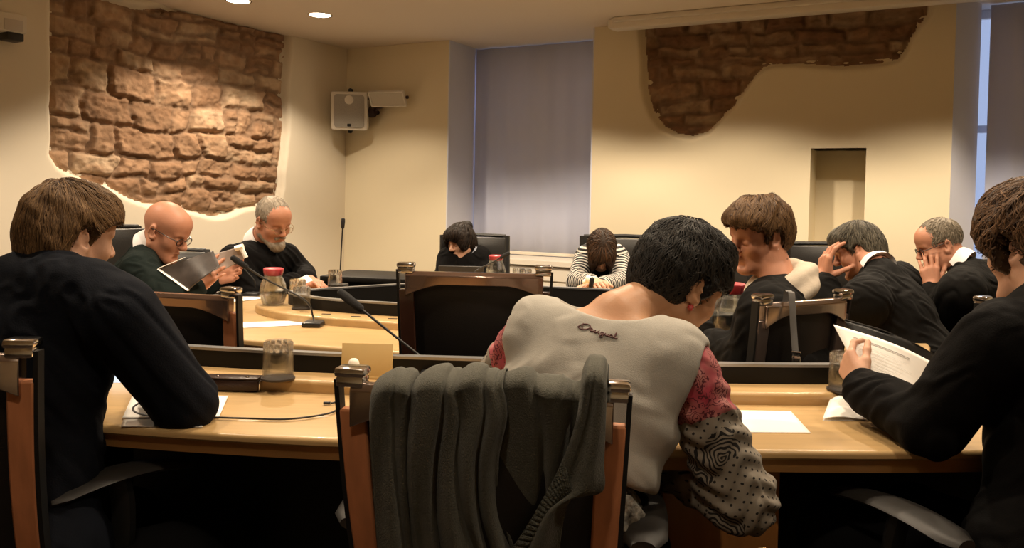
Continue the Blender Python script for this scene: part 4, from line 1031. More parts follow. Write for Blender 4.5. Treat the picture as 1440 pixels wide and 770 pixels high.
bq.hair(S, 'hair_black', n=4200, L=.048, whorl=(.01,-.05,.13), seed=5, amp=.002, lift=.003, wild=.75, r=.0007, lump=.007)
ear_ring(bq, 1, 'red_bead') if 'red_bead' in M else (mat('red_bead', (.35,.03,.03), .2, coat=.6), ear_ring(bq, 1, 'red_bead', .040, .0075))
# cursive stitching below the neckline
mat('dark_thread', (.12,.05,.05), .7)
SCRIPT = [[(0,.2),(.5,.9),(1.1,1.15),(1.5,.9),(1.2,.3),(.5,.0),(.1,.15)], [(.55,1.1),(.5,.5),(.62,.1)], [(1.5,.2),(1.8,.5),(1.7,.65),(1.5,.45),(1.6,.15),(1.95,.2)], [(1.95,.2),(2.25,.55),(2.1,.3),(2.35,.12),(2.1,.05)],
          [(2.35,.12),(2.6,.5),(2.6,.15),(2.75,.1)], [(2.62,.72),(2.64,.75)], [(3.2,.5),(2.95,.5),(2.9,.2),(3.15,.2),(3.2,.5),(3.15,-.3),(2.9,-.45),(2.85,-.2),(3.35,.2)], [(3.35,.2),(3.45,.5),(3.5,.15),(3.75,.2),(3.78,.5),(3.8,.15),(3.95,.2)],
          [(4.3,.5),(4.05,.45),(4.05,.15),(4.3,.2),(4.33,.5),(4.35,.12),(4.5,.2)], [(4.5,.2),(4.75,.9),(4.68,1.1),(4.6,.6),(4.65,.12),(5.0,.25)]]
STITCH = [o for o in bq.root.children if o.name.startswith('t_shirt')][0]
def on_mesh(o, px, py):
    """where the ray through the pixel meets a mesh that sits in world space"""
    d = nrm(ray(px, py)); ok, loc, no, _ = o.ray_cast(Vector(CAM), Vector(d)); return (np.array(loc), np.array(no)) if ok else (None, None)
b = MB()
for st in SCRIPT:
    pts = []
    for x, y in catmull([V(*q) for q in st], 4) if len(st) > 2 else [V(*q) for q in st]:
        px = 812+x*11.2+y*2.0; py = 461+x*3.3-y*7.5; l, n = on_mesh(STITCH, px, py)
        if l is not None: pts.append(l+n*.0012)
    if len(pts) > 1: b.tube(pts, .0011, 5)
if b.v: o = b.build('stitched_script', M['dark_thread'], bq.root, world=True); wparent_sub(o, STITCH)

# ---- C: woman in black, right foreground
h = Head(P(1462,350,1.66), D(-20), D(10), D(-2), .96)
J = dict(pel=P(1490,800,1.50), sL=P(1408,480,1.50), sR=P(1625,455,1.66), neck=P(1480,420,1.58), eL=P(1308,596,1.60), wL=P(1212,546,1.82), eR=P(1560,600,1.80), wR=P(1400,575,1.98))
c = Person('woman in black with dark brown hair at the right edge, holding up printed sheets', J, h, M['skin_pale'], D(-28), .0035, True, 1.02)
c.hand('L', P(1186,500,1.90)-J['wL'], (.75,.5,.2), curl=(.75,.8,.8,.8), thumb=(.85,.35,.35), tcurl=.2).hand('R', P(1330,560,2.05)-J['wR'], (-.4,.2,.8), curl=(.9,.9,.9,.9))
c.body(); c.trousers()
c.top('black_top', 'black_knit', .018, (.93,.93), amp=.0045, fat=1.12, seed=7)
S = cap_ops(h, (.020,.018,.022), True); S.ell(h(0,-.055,-.010), V(.080,.070,.092), h.R, .03); S.ell(h(0,.045,.080), V(.075,.060,.055), h.R, .03); S.ell(h(-.052,.050,.040), V(.040,.045,.055), h.R, .02); S.ell(h(.052,.050,.040), V(.040,.045,.055), h.R, .02); S.ell(h(-.060,.030,-.005), V(.024,.026,.040), h.R, .02)
face_cut(S, h, (0,.145,-.045), (.115,.096,.10)); ear_cut(S, h, (.092,.000,-.014), (.030,.027,.046)); ear_cut(S, h, (.080,.090,-.034), (.042,.052,.046)); ear_cut(S, h, (.085,.050,-.075), (.035,.035,.045)); low_cut(S, h, (0,-.06,-.105), (0,.15,-1))
c.hair(S, 'hair_dark_brown', n=4200, L=.055, whorl=(.0,-.05,.125), seed=8, amp=.004, lift=.004, wild=.8, freq=60, r=.0008, lump=.013)

# ---- D: bald man in the dark green jumper
h = Head(P(231,326,3.72), D(98), D(26), 0, 1.06)
J = dict(pel=P(175,470,3.72), sL=P(205,372,3.93), sR=P(196,378,3.52), neck=P(203,352,3.72), eR=P(236,425,3.40), wR=P(276,405,3.52), eL=P(262,420,3.95), wL=P(305,392,3.86))
d = Person('bald man in glasses and a dark green jumper leafing through a brochure', J, h, M['skin_ruddy'], D(95), .0045, False, 1.08)
d.hand('R', V(.5,.12,.55), (.2,.9,.1), curl=(.25,.35,.5,.6), thumb=(.7,.2,.8), spread=.18).hand('L', V(.75,-.05,.25), (-.1,-.9,.3), curl=(.4,.5,.6,.7)); d.body(); d.trousers()
d.top('jumper', 'green_knit', .018, (.93,.93), amp=.004, fat=1.1)
d.collar('white_shirt', .036, .064, .9, .036)
d.glasses('dark_frame', y=.104, z=.004, r=.0018)
# ---- E: bearded man
h = Head(P(383,312,4.08), D(128), D(24), D(4), .95)
J = dict(pel=P(330,455,4.25), sL=P(402,362,4.22), sR=P(328,366,3.98), neck=P(362,344,4.13), eR=P(330,422,3.75), wR=P(398,402,3.86), eL=P(432,395,4.05), wL=P(425,393,4.0))
J['eL'] = P(425,385,4.28); J['wL'] = P(432,392,4.06); J['eR'] = P(352,418,3.92); J['wR'] = P(415,396,3.99)
e = Person('grey bearded man in glasses, black jumper and white collar, reading papers', J, h, M['skin_ruddy'], D(125), .0045, False, 1.06)
e.hand('R', V(.9,.15,-.12), (0,.1,-1), curl=(.2,.25,.3,.35)).hand('L', V(.6,-.5,-.1), (0,-.2,-1), curl=(.3,.35,.4,.4)); e.body(); e.trousers()
e.top('jumper', 'black_knit', .018, (.93,.93), amp=.004, fat=1.1, seed=4)
e.collar('white_shirt', .036, .064, .9, .038)
e.glasses('gold_frame', y=.108, z=.000, r=.0012)
S = cap_ops(h, (.004,.004,.005)); face_cut(S, h, (0,.125,-.02), (.088,.072,.112)); ear_cut(S, h, (.085,.015,-.02), (.030,.035,.045)); low_cut(S, h, (0,-.05,-.055), (0,.1,-1))
e.hair(S, 'hair_grey', n=700, L=.018, seed=11, amp=.001, r=.0009)
S = Ops(); S.cone(h(-.056,.010,-.062), h(-.020,.080,-.098), .022, .024, .02); S.cone(h(.056,.010,-.062), h(.020,.080,-.098), .022, .024, .02); S.ell(h(0,.086,-.104), V(.030,.024,.026), h.R, .02); S.cone(h(-.026,.092,-.050), h(.026,.092,-.050), .0075, .0075, .01)
S.cone(h(-.018,.108,-.064), h(.018,.108,-.064), .0085, .0085, .008, True)
e.add('beard', S, 'hair_grey', .0035, lambda v, n: wrinkle(v, n, .002, 4))
# ---- F: woman with the dark bun, far side
h = Head(P(648,342,4.90), D(218), D(12), D(8), .84)
J = dict(pel=P(655,440,5.0), sL=P(676,362,4.96), sR=P(630,364,4.90), neck=P(654,362,4.95), eR=P(622,398,4.78), wR=P(640,404,4.55), eL=P(684,398,4.85), wL=P(668,404,4.55))
f = Person('woman with dark hair in a bun and pale blue collar, far side by the window', J, h, M['skin_pale'], D(185), .0045, True, 1.0)
f.hand('R', V(.1,-.9,-.1), (0,-.1,-1)).hand('L', V(-.1,-.9,-.1), (0,-.1,-1)); f.body(); f.trousers()
f.top('black_jumper', 'black_knit', .016, (.93,.93), amp=.003)
f.collar('blue_shirt', .058, .070, 1.2, .048)
S = cap_ops(h, (.016,.016,.018), True); S.ell(h(0,-.045,-.010), V(.078,.066,.080), h.R, .03); S.ell(h(0,.055,.065), V(.072,.052,.052), h.R, .02); S.ell(h(.058,.045,.000), V(.020,.036,.060), h.R, .02); S.ell(h(-.060,.045,.010), V(.020,.036,.050), h.R, .02)
face_cut(S, h, (0,.140,-.050), (.075,.085,.100)); low_cut(S, h, (0,-.05,-.085), (0,.1,-1))
f.hair(S, 'hair_ebony', n=900, L=.06, seed=12, amp=.0018, r=.0011)
S = Ops(); S.ell(h(0,-.090,.100), V(.042,.042,.038), h.R, .01); o = f.add('hair_bun', S, 'hair_ebony', .004, lambda v, n: wrinkle(v, n, .0025, 3))
# ---- G: woman in the striped cardigan
h = Head(P(846,352,4.50), D(183), D(58), 0, .86)
J = dict(pel=P(850,452,4.72), sL=P(868,362,4.66), sR=P(824,362,4.66), neck=P(847,360,4.64), eR=P(811,396,4.50), wR=P(834,397,4.28), eL=P(874,396,4.50), wL=P(846,400,4.26))
g = Person('woman in a black and white striped cardigan bent over, brown hair hiding her face', J, h, M['skin_pale'], D(182), .0045, True, .88)
g.hand('R', V(.2,-.8,.05), (.3,-.1,-.8), curl=(.7,.7,.7,.7)).hand('L', V(-.9,-.2,.0), (0,-.1,-1)); g.body(); g.trousers()
mat('striped_knit', (.03,.03,.03), .85)
N, L, b_ = nodes(M['striped_knit']); at = N.new('ShaderNodeAttribute'); at.attribute_name = 'stripe'; cr = N.new('ShaderNodeValToRGB'); cr.color_ramp.interpolation = 'CONSTANT'
cr.color_ramp.elements[0].color = (.012,.012,.014,1); cr.color_ramp.elements[1].color = (.55,.52,.47,1); cr.color_ramp.elements[1].position = .55
fr_ = N.new('ShaderNodeMath'); fr_.operation = 'FRACT'; L.new(at.outputs['Fac'], fr_.inputs[0]); L.new(fr_.outputs[0], cr.inputs[0]); L.new(cr.outputs[0], b_.inputs['Base Color'])
g.top('black_vest', 'black_knit', .012, (0,0), arms=False)
S = Ops(); torso_ops(S, g.J, .020, 1.0); sm, r_, f_, u_ = frame(g.J)
S.ell(sm-u_*.16+f_*.16, V(.072,.12,.22), np.stack([r_,f_,u_],1), .01, True)
g.add('cardigan_body', S, 'striped_knit', .005, lambda v, n: wrinkle(v, n, .003, 1, 2), {'stripe': lambda v: ((v-sm) @ u_)*52})
for sd in 'LR':
    S = Ops(); arm_ops(S, g.J, sd, .012, 1.0, .93, fat=1.1); A_, B_, C_ = g.J['s'+sd], g.J['e'+sd], g.J['w'+sd]; la = np.linalg.norm(B_-A_); ax = nrm(B_-A_); bx_ = nrm(C_-B_)
    def st(v, A_=A_, B_=B_, ax=ax, bx_=bx_, la=la):
        t = (v-A_) @ ax; t2 = (v-B_) @ bx_; return np.where((t2 > 0) & (t > la*.8), la+t2, np.minimum(t, la))*50
    g.add('cardigan_sleeve', S, 'striped_knit', .005, lambda v, n: wrinkle(v, n, .003, 1, 3), {'stripe': st})
S = cap_ops(h, (.016,.016,.018), True); S.ell(h(0,-.045,-.015), V(.080,.066,.085), h.R, .03)
S.ell(h(.052,.060,-.01), V(.026,.046,.095), h.R, .03); S.ell(h(-.052,.060,-.01), V(.026,.046,.095), h.R, .03); S.ell(h(.0,.075,.06), V(.070,.045,.050), h.R, .02)
S.ell(h(-.012,.150,-.06), V(.020,.060,.10), h.R, .02, True)
g.hair(S, 'hair_brunette', n=1000, L=.09, whorl=(-.01,.01,.135), seed=13, amp=.002, r=.0012)
# ---- H: woman in the cream scarf
h = Head(P(1068,333,2.60), D(-112), D(14), D(-4), .91)
J = dict(pel=P(1115,560,2.45), sL=P(1080,440,2.36), sR=P(1098,420,2.68), neck=P(1100,408,2.54), eL=P(1056,508,2.42), wL=P(1004,486,2.62), eR=P(1058,470,2.85), wR=P(1000,468,2.88))
hh = Person('woman with swept brown hair, cream scarf and black jacket, looking down to the left', J, h, M['skin_ruddy'], D(-75), .0035, True, 1.0)
hh.hand('L', V(-.6,.4,-.08), (0,.1,-1)).hand('R', V(-.9,.1,-.05), (0,0,-1)); hh.body(); hh.trousers()
hh.top('jacket', 'black_suit', .026, (.95,.95), amp=.004, fat=1.2, seed=6)
sm, r_, f_, u_ = frame(J)
S = Ops(); nk = J['neck']; fw = h.d(0,1,0)*[1,1,0]; fw = nrm(fw); rt = V(fw[1],-fw[0],0)
pts = [nk+V(0,0,-.045+.088*(.5-.5*math.cos(q)))+rt*.078*math.sin(q)+fw*(.080*math.cos(q)+.012) for q in np.linspace(.0,2*math.pi,19)]
for i in range(18): S.cone(pts[i], pts[i+1], .028, .028, .03)
pts = [nk+V(0,0,.030-.030*math.cos(q))+rt*.068*math.sin(q)+fw*(.066*math.cos(q)) for q in np.linspace(1.0,2*math.pi-1.0,13)]
for i in range(12): S.cone(pts[i], pts[i+1], .022, .022, .035)
S.cone(nk+fw*.085-rt*.03-V(0,0,.05), nk+fw*.10-rt*.035-V(0,0,.22), .030, .036, .03); S.cone(nk+fw*.085+rt*.02-V(0,0,.05), nk+fw*.10+rt*.02-V(0,0,.24), .030, .036, .03)
hh.add('scarf', S, 'cream_scarf', .004, lambda v, n: v+n*(.0045*np.sin((v-nk)[:,2]*75+5*np.sin(v[:,0]*11)+3*np.sin(v[:,1]*12+1))+.004*(fbm(v[:,0]*22,v[:,2]*22+v[:,1]*15,3,4)-.5))[:,None])
S = cap_ops(h, (.016,.018,.016), True); S.ell(h(0,-.050,.010), V(.078,.066,.075), h.R, .03); S.ell(h(0,.040,.090), V(.066,.056,.046), h.R, .03); S.ell(h(-.042,.056,.076), V(.038,.042,.030), h.R, .02); S.ell(h(.042,.056,.076), V(.038,.042,.030), h.R, .02); S.ell(h(-.068,.030,.035), V(.016,.030,.030), h.R, .02); S.ell(h(.0,.086,.088), V(.050,.024,.016), h.R, .02)
face_cut(S, h, (0,.145,-.025), (.115,.102,.098)); ear_cut(S, h, (.085,.045,-.040), (.035,.040,.050)); ear_cut(S, h, (.090,-.002,-.010), (.034,.028,.044)); ear_cut(S, h, (.076,.085,.006), (.050,.058,.052)); low_cut(S, h, (0,-.06,-.070), (0,.1,-1))
hh.hair(S, 'hair_chestnut', n=3600, L=.07, whorl=(.03,-.04,.13), seed=14, amp=.0035, lift=.003, wild=.38, freq=50, r=.0008, lump=.010)
ear_ring(hh, -1, 'pearl')
# ---- I: man with his hand on his forehead
h = Head(P(1207,353,3.22), D(-66), D(24), D(2), .84)
J = dict(pel=P(1290,520,3.02), sL=P(1216,425,2.92), sR=P(1262,398,3.30), neck=P(1236,382,3.10), eL=P(1172,470,3.10), wL=P(1156,394,3.20), eR=P(1175,450,3.45), wR=P(1110,440,3.50))
i_ = Person('dark haired man in a black suit resting his forehead on his hand', J, h, M['skin_ruddy'], D(-65), .004, False, 1.08)
i_.hand('L', P(1163,350,3.20)-J['wL'], (.97,.15,-.1), curl=(.42,.50,.55,.6), thumb=(.50,.25,.85), spread=.14, tcurl=.1).hand('R', V(-.9,.1,-.05), (0,0,-1)); i_.body(); i_.trousers()
i_.top('suit_jacket', 'black_suit', .026, (.86,.95), amp=.004, fat=1.18, seed=8); i_.collar('white_shirt', .030, .061, .6, .030, gap=.9)
S = cap_ops(h, (.010,.010,.012)); S.ell(h(0,-.050,-.005), V(.072,.064,.080), h.R, .03); S.ell(h(0,.050,.082), V(.066,.050,.042), h.R, .02); S.cone(h(-.074,.020,.03), h(-.073,.024,-.012), .010, .006, .01)
face_cut(S, h, (0,.140,-.030), (.112,.086,.104)); ear_cut(S, h, (.090,.002,-.014), (.026,.028,.042)); ear_cut(S, h, (.085,.055,-.06), (.035,.034,.05)); ear_cut(S, h, (.080,.080,-.004), (.046,.050,.046)); low_cut(S, h, (0,-.06,-.070), (0,.1,-1))
i_.hair(S, 'hair_salt', n=2600, L=.042, whorl=(.02,-.045,.125), seed=15, amp=.0016, lift=.002, wild=.34, r=.0008, lump=.003)
# ---- J: man with glasses, hand over his mouth
h = Head(P(1323,346,3.52), D(-80), D(22), D(2), .90)
J = dict(pel=P(1400,520,3.42), sL=P(1352,410,3.26), sR=P(1392,392,3.66), neck=P(1358,378,3.45), eL=P(1322,452,3.40), wL=P(1310,408,3.44), eR=P(1325,440,3.75), wR=P(1270,440,3.80))
j_ = Person('grey haired man in dark glasses and a black suit, hand held over his mouth', J, h, M['skin_ruddy'], D(-78), .004, False, 1.08)
j_.hand('L', P(1306,366,3.46)-J['wL'], (.2,.6,.1), curl=(.25,.3,.4,.5), thumb=(.8,.45,.2), tcurl=.1).hand('R', V(-.9,.1,-.05), (0,0,-1)); j_.body(); j_.trousers()
j_.top('suit_jacket', 'black_suit', .026, (.80,.95), amp=.004, fat=1.18, seed=9); j_.collar('white_shirt', .034, .062, .6, .036, gap=.8)
S = Ops(); bx_ = J['wL']-J['eL']; S.cone(J['eL']+bx_*.74, J['eL']+bx_*.92, .046, .043, .01); o = j_.add('shirt_cuff', S, 'white_shirt', .004)
j_.glasses('dark_frame', y=.102, z=.006, r=.0019)
S = cap_ops(h, (.004,.004,.004)); face_cut(S, h, (0,.120,.005), (.085,.078,.118)); ear_cut(S, h, (.085,.012,-.015), (.030,.032,.042)); low_cut(S, h, (0,-.05,-.055), (0,.1,-1))
j_.hair(S, 'hair_short_grey', n=700, L=.018, seed=16, amp=.001, r=.0009)
# ================================================================== things on the desks
thin_glass('glass', (.97,.97,.96), .36); thin_glass('cut_glass', (1,1,1), .85, .12); thin_glass('water', (.95,.95,.92), .5)
mat('red_lid', (.62,.07,.09), .35, coat=.3); mat('coaster', (.03,.022,.018), .4); mat('leather_brown', (.030,.014,.009), .35, bump=.15, bscale=240)
mat('glossy_print', (.06,.05,.05), .25, coat=.4); mat('print_grey', (.30,.24,.21), .3, coat=.3); mat('cord', (.02,.016,.013), .5)
mat('screen_glow', (.55,.72,.9), .3, emit=(.55,.72,.95), estr=.45); mat('ink', (.45,.44,.43), .7); mat('gold', (.75,.55,.30), .25, metal=1, bump=.8, bscale=300); mat('silver', (.75,.72,.72), .2, metal=1, bump=.4, bscale=300)
mat('card_wood', (.62,.44,.19), .5, var=.12, vscale=5, stretch=(1,10,1))
TG = 'upside down tumblers on the desks'
def tumbler(p, label, s=1.0, coaster=True):
    r = empty('tumbler', p, 0, label, 'glass', TG); z0 = .006 if coaster else 0
    prof = [(.0365,z0),(.0375,z0+.004),(.0345,.088),(.032,.094),(0,.095),(0,.080),(.030,.078),(.0345,z0+.003),(.0365,z0)]
    MB().lathe([(a*s,b*s) for a,b in prof], n=36).build('glass_body', M['glass'], r)
    b = MB(); n = 14
    for k in range(n):
        a = 2*math.pi*k/n; b.box((.0335*s*math.cos(a), .0335*s*math.sin(a), .080*s), (.004*s,.010*s,.020*s), Rz(a), .0015)
    b.build('cut_facets', M['cut_glass'], r)
    if coaster: MB().lathe([(0,0),(.040*s,0),(.041*s,.002),(.0405*s,.005),(0,.0055)], n=36).build('coaster', M['coaster'], r)
    return r
tumbler(Pz(391,532.5,ZL+.0005), 'upside down glass on a dark coaster between the glasses case and the name card')
tumbler(Pz(424,434,ZL+.001), 'upside down glass beside the red lidded water jug of the bearded man', .95)
tumbler(Pz(417,422,ZL+.001)+V(0,.02,0), 'upside down glass half hidden behind the jug and another glass', .95)
tumbler(Pz(471,405,ZL+.001)*[1,1,1], 'upside down glass in front of the black side desk, right of the bearded man', .95)
tumbler(Pz(1187,549,ZL+.001), 'upside down glass half hidden behind the hand of the woman holding sheets')
tumbler(Pz(739,400,ZL+.001), 'small upside down glass on the far rim, right of the empty middle chair', .9)
tumbler(Pz(729,399,ZL+.001), 'small upside down glass touching the right cap of the empty middle chair', .9)
def jug(p, label, s=1.0):
    r = empty('water_jug', p, 0, label, 'jug', 'glass water jugs with red lids')
    out = [(0,0),(.040,0),(.046,.006),(.056,.040),(.057,.062),(.050,.092),(.040,.112),(.0385,.120),(.044,.145)]
    inn = [(.0415,.145),(.036,.120),(.0375,.111),(.0475,.091),(.0545,.062),(.0535,.040),(.043,.009),(0,.008)]
    MB().lathe([(a*s,b*s) for a,b in out+inn], n=12).build('glass_body', M['glass'], r)
    MB().lathe([(a*s,b*s) for a,b in [(0,.0085),(.0425,.0095),(.0530,.040),(.0535,.060),(.051,.072),(0,.072)]], n=24).build('water', M['water'], r)
    MB().lathe([(a*s,b*s) for a,b in [(0,.122),(.034,.122),(.0385,.132),(.041,.144),(.041,.150),(.036,.153),(0,.153)]], n=28).build('lid', M['red_lid'], r)
    return r
jug(Pz(384,428,ZL+.001), 'glass water jug with red lid on the table before the bearded man', .98)
jug(Pz(1027,470,ZL+.001), 'glass water jug with red lid between the woman bending down and the scarf woman', 1.16)
jug(Pz(697,396,ZL+.001), 'red lidded water jug showing just above the back of the empty middle chair', .95)
def mic(base, pts, label, head=.055, hr=.0085):
    r = empty('gooseneck_microphone', base, 0, label, 'microphone', 'gooseneck microphones')
    b = MB(); b.box(base+V(0,0,.009), (.07,.09,.018), None, .006); b.build('base', M['black_plastic'], r, world=True)
    c = catmull([base+V(0,0,.015)]+[np.asarray(p) for p in pts], 8); b = MB(); b.tube(c, .0035, 8); b.build('gooseneck', M['black_plastic'], r, world=True)
    t = c[-1]; d = nrm(t-c[-4]); b = MB(); b.tube([t-d*.012, t-d*.006, t+d*head*.6, t+d*head*.92, t+d*head], [hr*.5, hr*.95, hr*1.12, hr, hr*.4], 14); b.build('capsule', M['mic_foam'], r, world=True)
    return r
mat('mic_foam', (.016,.016,.017), .9, bump=.6, bscale=500)
mic(Pz(612,528,ZL), [P(600,508,2.07), P(560,476,2.10), P(505,432,2.14)], 'large gooseneck microphone leaning left in front of the empty middle chair', .075, .011)
mic(Pz(441,458,ZT), [P(440,444,3.01), P(429,422,2.99), P(375,393,2.95), P(345,374,2.93)], 'gooseneck microphone arching left over the water jug towards the bald man', .06, .010)
mic(P(478,398,4.02)*[1,1,0]+V(0,0,ZL), [P(478,392,4.02), P(480,350,4.02), P(482,318,4.02)], 'slim upright microphone standing in front of the room corner', .04, .009)
mic(Pz(355,416,ZT), [P(357,408,3.88), P(358,395,3.88), P(340,375,3.86)], 'short black microphone among the papers beside the bald man', .05, .009)
mic(P(662,396,4.1)*[1,1,0]+V(0,0,ZL), [P(668,382,4.1), P(690,370,4.1), P(706,361,4.1)], 'microphone leaning right before the woman with the bun', .045, .009)
mic(Pz(829,412,ZL), [P(830,407,3.86), P(831,402,3.84)], 'short microphone in front of the hands of the woman in stripes', .045, .011)
# ------------------------------------------------------------------ paper
def sheet(name, quad, m, label, cat, group=None, bend=0.0, thick=.0006, n=16, curl=None, lines=0, parent=None, bdir=(0,0,1)):
    """quad: TL, TR, BR, BL in space"""
    q = [np.asarray(p, float) for p in quad]; v = []
    for i in range(n+1):
        for j in range(n+1):
            s, t = j/n, i/n; p = (q[0]*(1-s)+q[1]*s)*(1-t)+(q[3]*(1-s)+q[2]*s)*t
            p = p+nrm(bdir)*bend*(4*s*(1-s))
            if curl: p = p+curl(s, t)
            v.append(p)
    c = np.mean(v, 0); root = empty(name, c, 0, label, cat, group) if parent is None else parent
    o = mesh_np('page' if parent is None else name, np.array(v), gridfaces(n+1, n+1), M[m], root, True, True)
    md = o.modifiers.new('thick', 'SOLIDIFY'); md.thickness = thick
    return root, o
def flat(pts, z): return [Pz(x, y, z) for x, y in pts]
Z1 = ZT+.0018
sheet('paper_sheet', flat([(186,556),(321,556),(308,586),(172,587)], Z1+.0025), 'paper', 'white sheet under the forearm of the woman in the navy blazer', 'paper')
sheet('plastic_sleeve', flat([(176,584),(290,586),(292,604),(168,602)], Z1), 'silver_film', 'clear grey plastic sleeve under the white sheet at the desk edge', 'document sleeve') if 'silver_film' in M else (mat('silver_film', (.55,.52,.48), .25, coat=.6), sheet('plastic_sleeve', flat([(176,582),(290,584),(284,600),(170,599)], Z1), 'silver_film', 'clear grey plastic sleeve under the white sheet at the desk edge', 'document sleeve'))
sheet('paper_sheet', flat([(1012,576),(1112,577.5),(1140,608),(1006,607)], Z1), 'paper', 'blank white sheet right of the patterned lace sleeve', 'paper')
sheet('paper_sheet', flat([(312,454),(420,450),(433,456),(335,461)], Z1), 'paper', 'white sheet on the oval table behind the dark chair with the reddish post', 'paper')
for pts, z, m, lb in [([(282,412),(330,407),(352,412),(300,420)], .0, 'paper', 'white sheet lowest in the pile beside the bald man'), ([(296,419),(352,415),(372,419),(312,426)], .001, 'paper', 'white sheet at the front of the pile beside the bald man'),
                      ([(300,411),(338,408),(356,413),(318,417)], .002, 'glossy_print', 'dark printed sheet in the pile beside the bald man'), ([(328,410),(362,407),(370,411),(338,414)], .003, 'paper', 'white sheet on top of the pile near the small microphone'), ([(292,425),(316,424),(322,428),(298,429)], 0, 'paper', 'small slip of white paper at the near end of the pile')]:
    sheet('paper_sheet', flat(pts, Z1+z), m, lb, 'paper', 'papers of the bald man')
# sheets held by C, with the black folder behind
TL, TR, BR, BL = P(1172,456,1.93), P(1330,520,1.97), P(1300,590,1.84), P(1212,532,1.84)
cf = lambda s, t: V(0,0,.012)*math.sin(math.pi*s)*(1-t) - V(0,.03,0)*math.sin(math.pi*s)
r_, o_ = sheet('held_papers', [TL,TR,BR,BL], 'paper', 'curved white printed sheets held up by the woman in black', 'papers', bend=.0, curl=cf)
def onsheet(s, t): return (TL*(1-s)+TR*s)*(1-t)+(BL*(1-s)+BR*s)*t+cf(s, t)+_n*.0022
_n = nrm(np.cross(TR-TL, BL-TL)); _n = _n if _n @ (CAM-TL) > 0 else -_n
b = MB()
for t, s0, s1 in [(.16,.12,.62)]: b.tube([onsheet(s, t) for s in np.linspace(s0, s1, 14)], .0010, 4)
b.build('printed_rule', M['ink'], r_, world=True)
b = MB(); g = random.Random(4)
for t in np.linspace(.28,.9,11): b.tube([onsheet(s, t) for s in np.linspace(.12, g.uniform(.5,.88), 12)], .0004, 4)
b.build('text_lines', mat('faint_ink', (.66,.65,.63), .7), r_, world=True)
TL2, TR2, BR2, BL2 = [q+np.array([.012,.012,.002]) for q in (P(1176,470,1.94), P(1325,528,1.98), P(1300,600,1.86), P(1218,540,1.85))]
sheet('second_sheet', [TL2,TR2,BR2,BL2], 'paper', None, None, curl=cf, parent=r_)
r_, o_ = sheet('folder', [P(1188,449,2.0),P(1330,508,2.04),P(1325,575,1.93),P(1225,545,1.93)], 'black_plastic', 'black folder behind the sheets held by the woman in black', 'folder', thick=.004, curl=cf)
b = MB(); b.tube([P(1188,449,2.0)+cf(0,0), P(1236,468,2.012)+cf(.33,0), P(1284,489,2.026)+cf(.66,0), P(1330,508,2.04)+cf(1,0)], .0022, 6); b.build('spine_edge', M['grey_plastic'], r_, world=True)
# booklet with lifted cover on the desk
q = flat([(1168,566),(1345,562),(1350,592),(1157,590)], Z1); cl = lambda s, t: V(0,0,.030)*math.exp(-((s-.12)/.14)**2)*(1-.75*t)
r_, o_ = sheet('booklet', q, 'paper', 'thick white booklet with a curling cover under the elbow of the woman in black', 'booklet', curl=cl, n=26)
sheet('pages', [p-V(0,0,.001) for p in q], 'paper', None, None, thick=.0015, parent=r_)
sheet('paper_sheet', flat([(1325,616),(1352,614),(1354,623),(1328,625)], Z1), 'paper', 'corner of a white sheet at the desk edge under the right elbow', 'paper')
# brochure of D
m = mat('brochure_cover', (.10,.085,.08), .3, coat=.4, var=.6, vscale=14)
a0, a1, a2, a3 = P(223,378,3.45), P(300,352,3.50), P(309,374,3.47), P(265,408,3.42)
r_, o_ = sheet('brochure', [a0,a1,a2,a3], 'brochure_cover', 'open dark brochure with white edges in the hands of the bald man', 'brochure', curl=lambda s,t: V(0,-.02,0)*math.sin(math.pi*s))
sheet('brochure_page', [P(280,362,3.52),P(340,346,3.6),P(346,362,3.6),P(298,388,3.52)], 'print_grey', None, None, parent=r_, curl=lambda s,t: V(0,.02,0)*math.sin(math.pi*s))
b = MB(); b.tube([P(223,378,3.445),P(244,393,3.43),P(265,408,3.415)], .010, 6, flat=.25); b.tube([P(223,377,3.445),P(260,362,3.45)], .007, 6, flat=.25); b.build('white_edge', M['paper'], r_, world=True)
b = MB(); b.tube([P(331,349,3.585),P(342,346,3.59)], .024, 10, flat=.5); b.tube([P(338,345,3.58), P(346,362,3.58)], .010, 8); b.build('rolled_page', M['paper'], r_, world=True)
sheet('paper_sheet', [P(418,392,3.93),P(432,386,3.95),P(440,394,3.90),P(426,399,3.88)], 'paper', 'white page under the fingers of the bearded man', 'paper')
# laptop in front of F, tissue of G
p0 = P(650,377,4.45); r = empty('laptop', (p0[0],p0[1],ZT), D(180), 'small dark laptop in front of the woman with the bun', 'laptop')
b = MB(); b.box((0,.0,.010), (.24,.17,.014), None, .004); b.build('keyboard_base', M['black_plastic'], r)
b = MB(); b.box((0,.09,.065), (.24,.008,.11), Rx(-.2), .003); b.build('screen_lid', M['grey_plastic'], r)
p0 = P(828,395,4.18); S = Ops(); g = random.Random(3)
for k in range(9): S.ell(p0+V(g.uniform(-.022,.022),g.uniform(-.015,.015),g.uniform(-.012,.018)), (g.uniform(.008,.016),g.uniform(.008,.014),g.uniform(.008,.018)), None, .006)
r = empty('tissue', p0, 0, 'crumpled white tissue in the hand of the woman in stripes', 'tissue'); sculpt('crumpled_paper', S, .003, M['paper'], r)
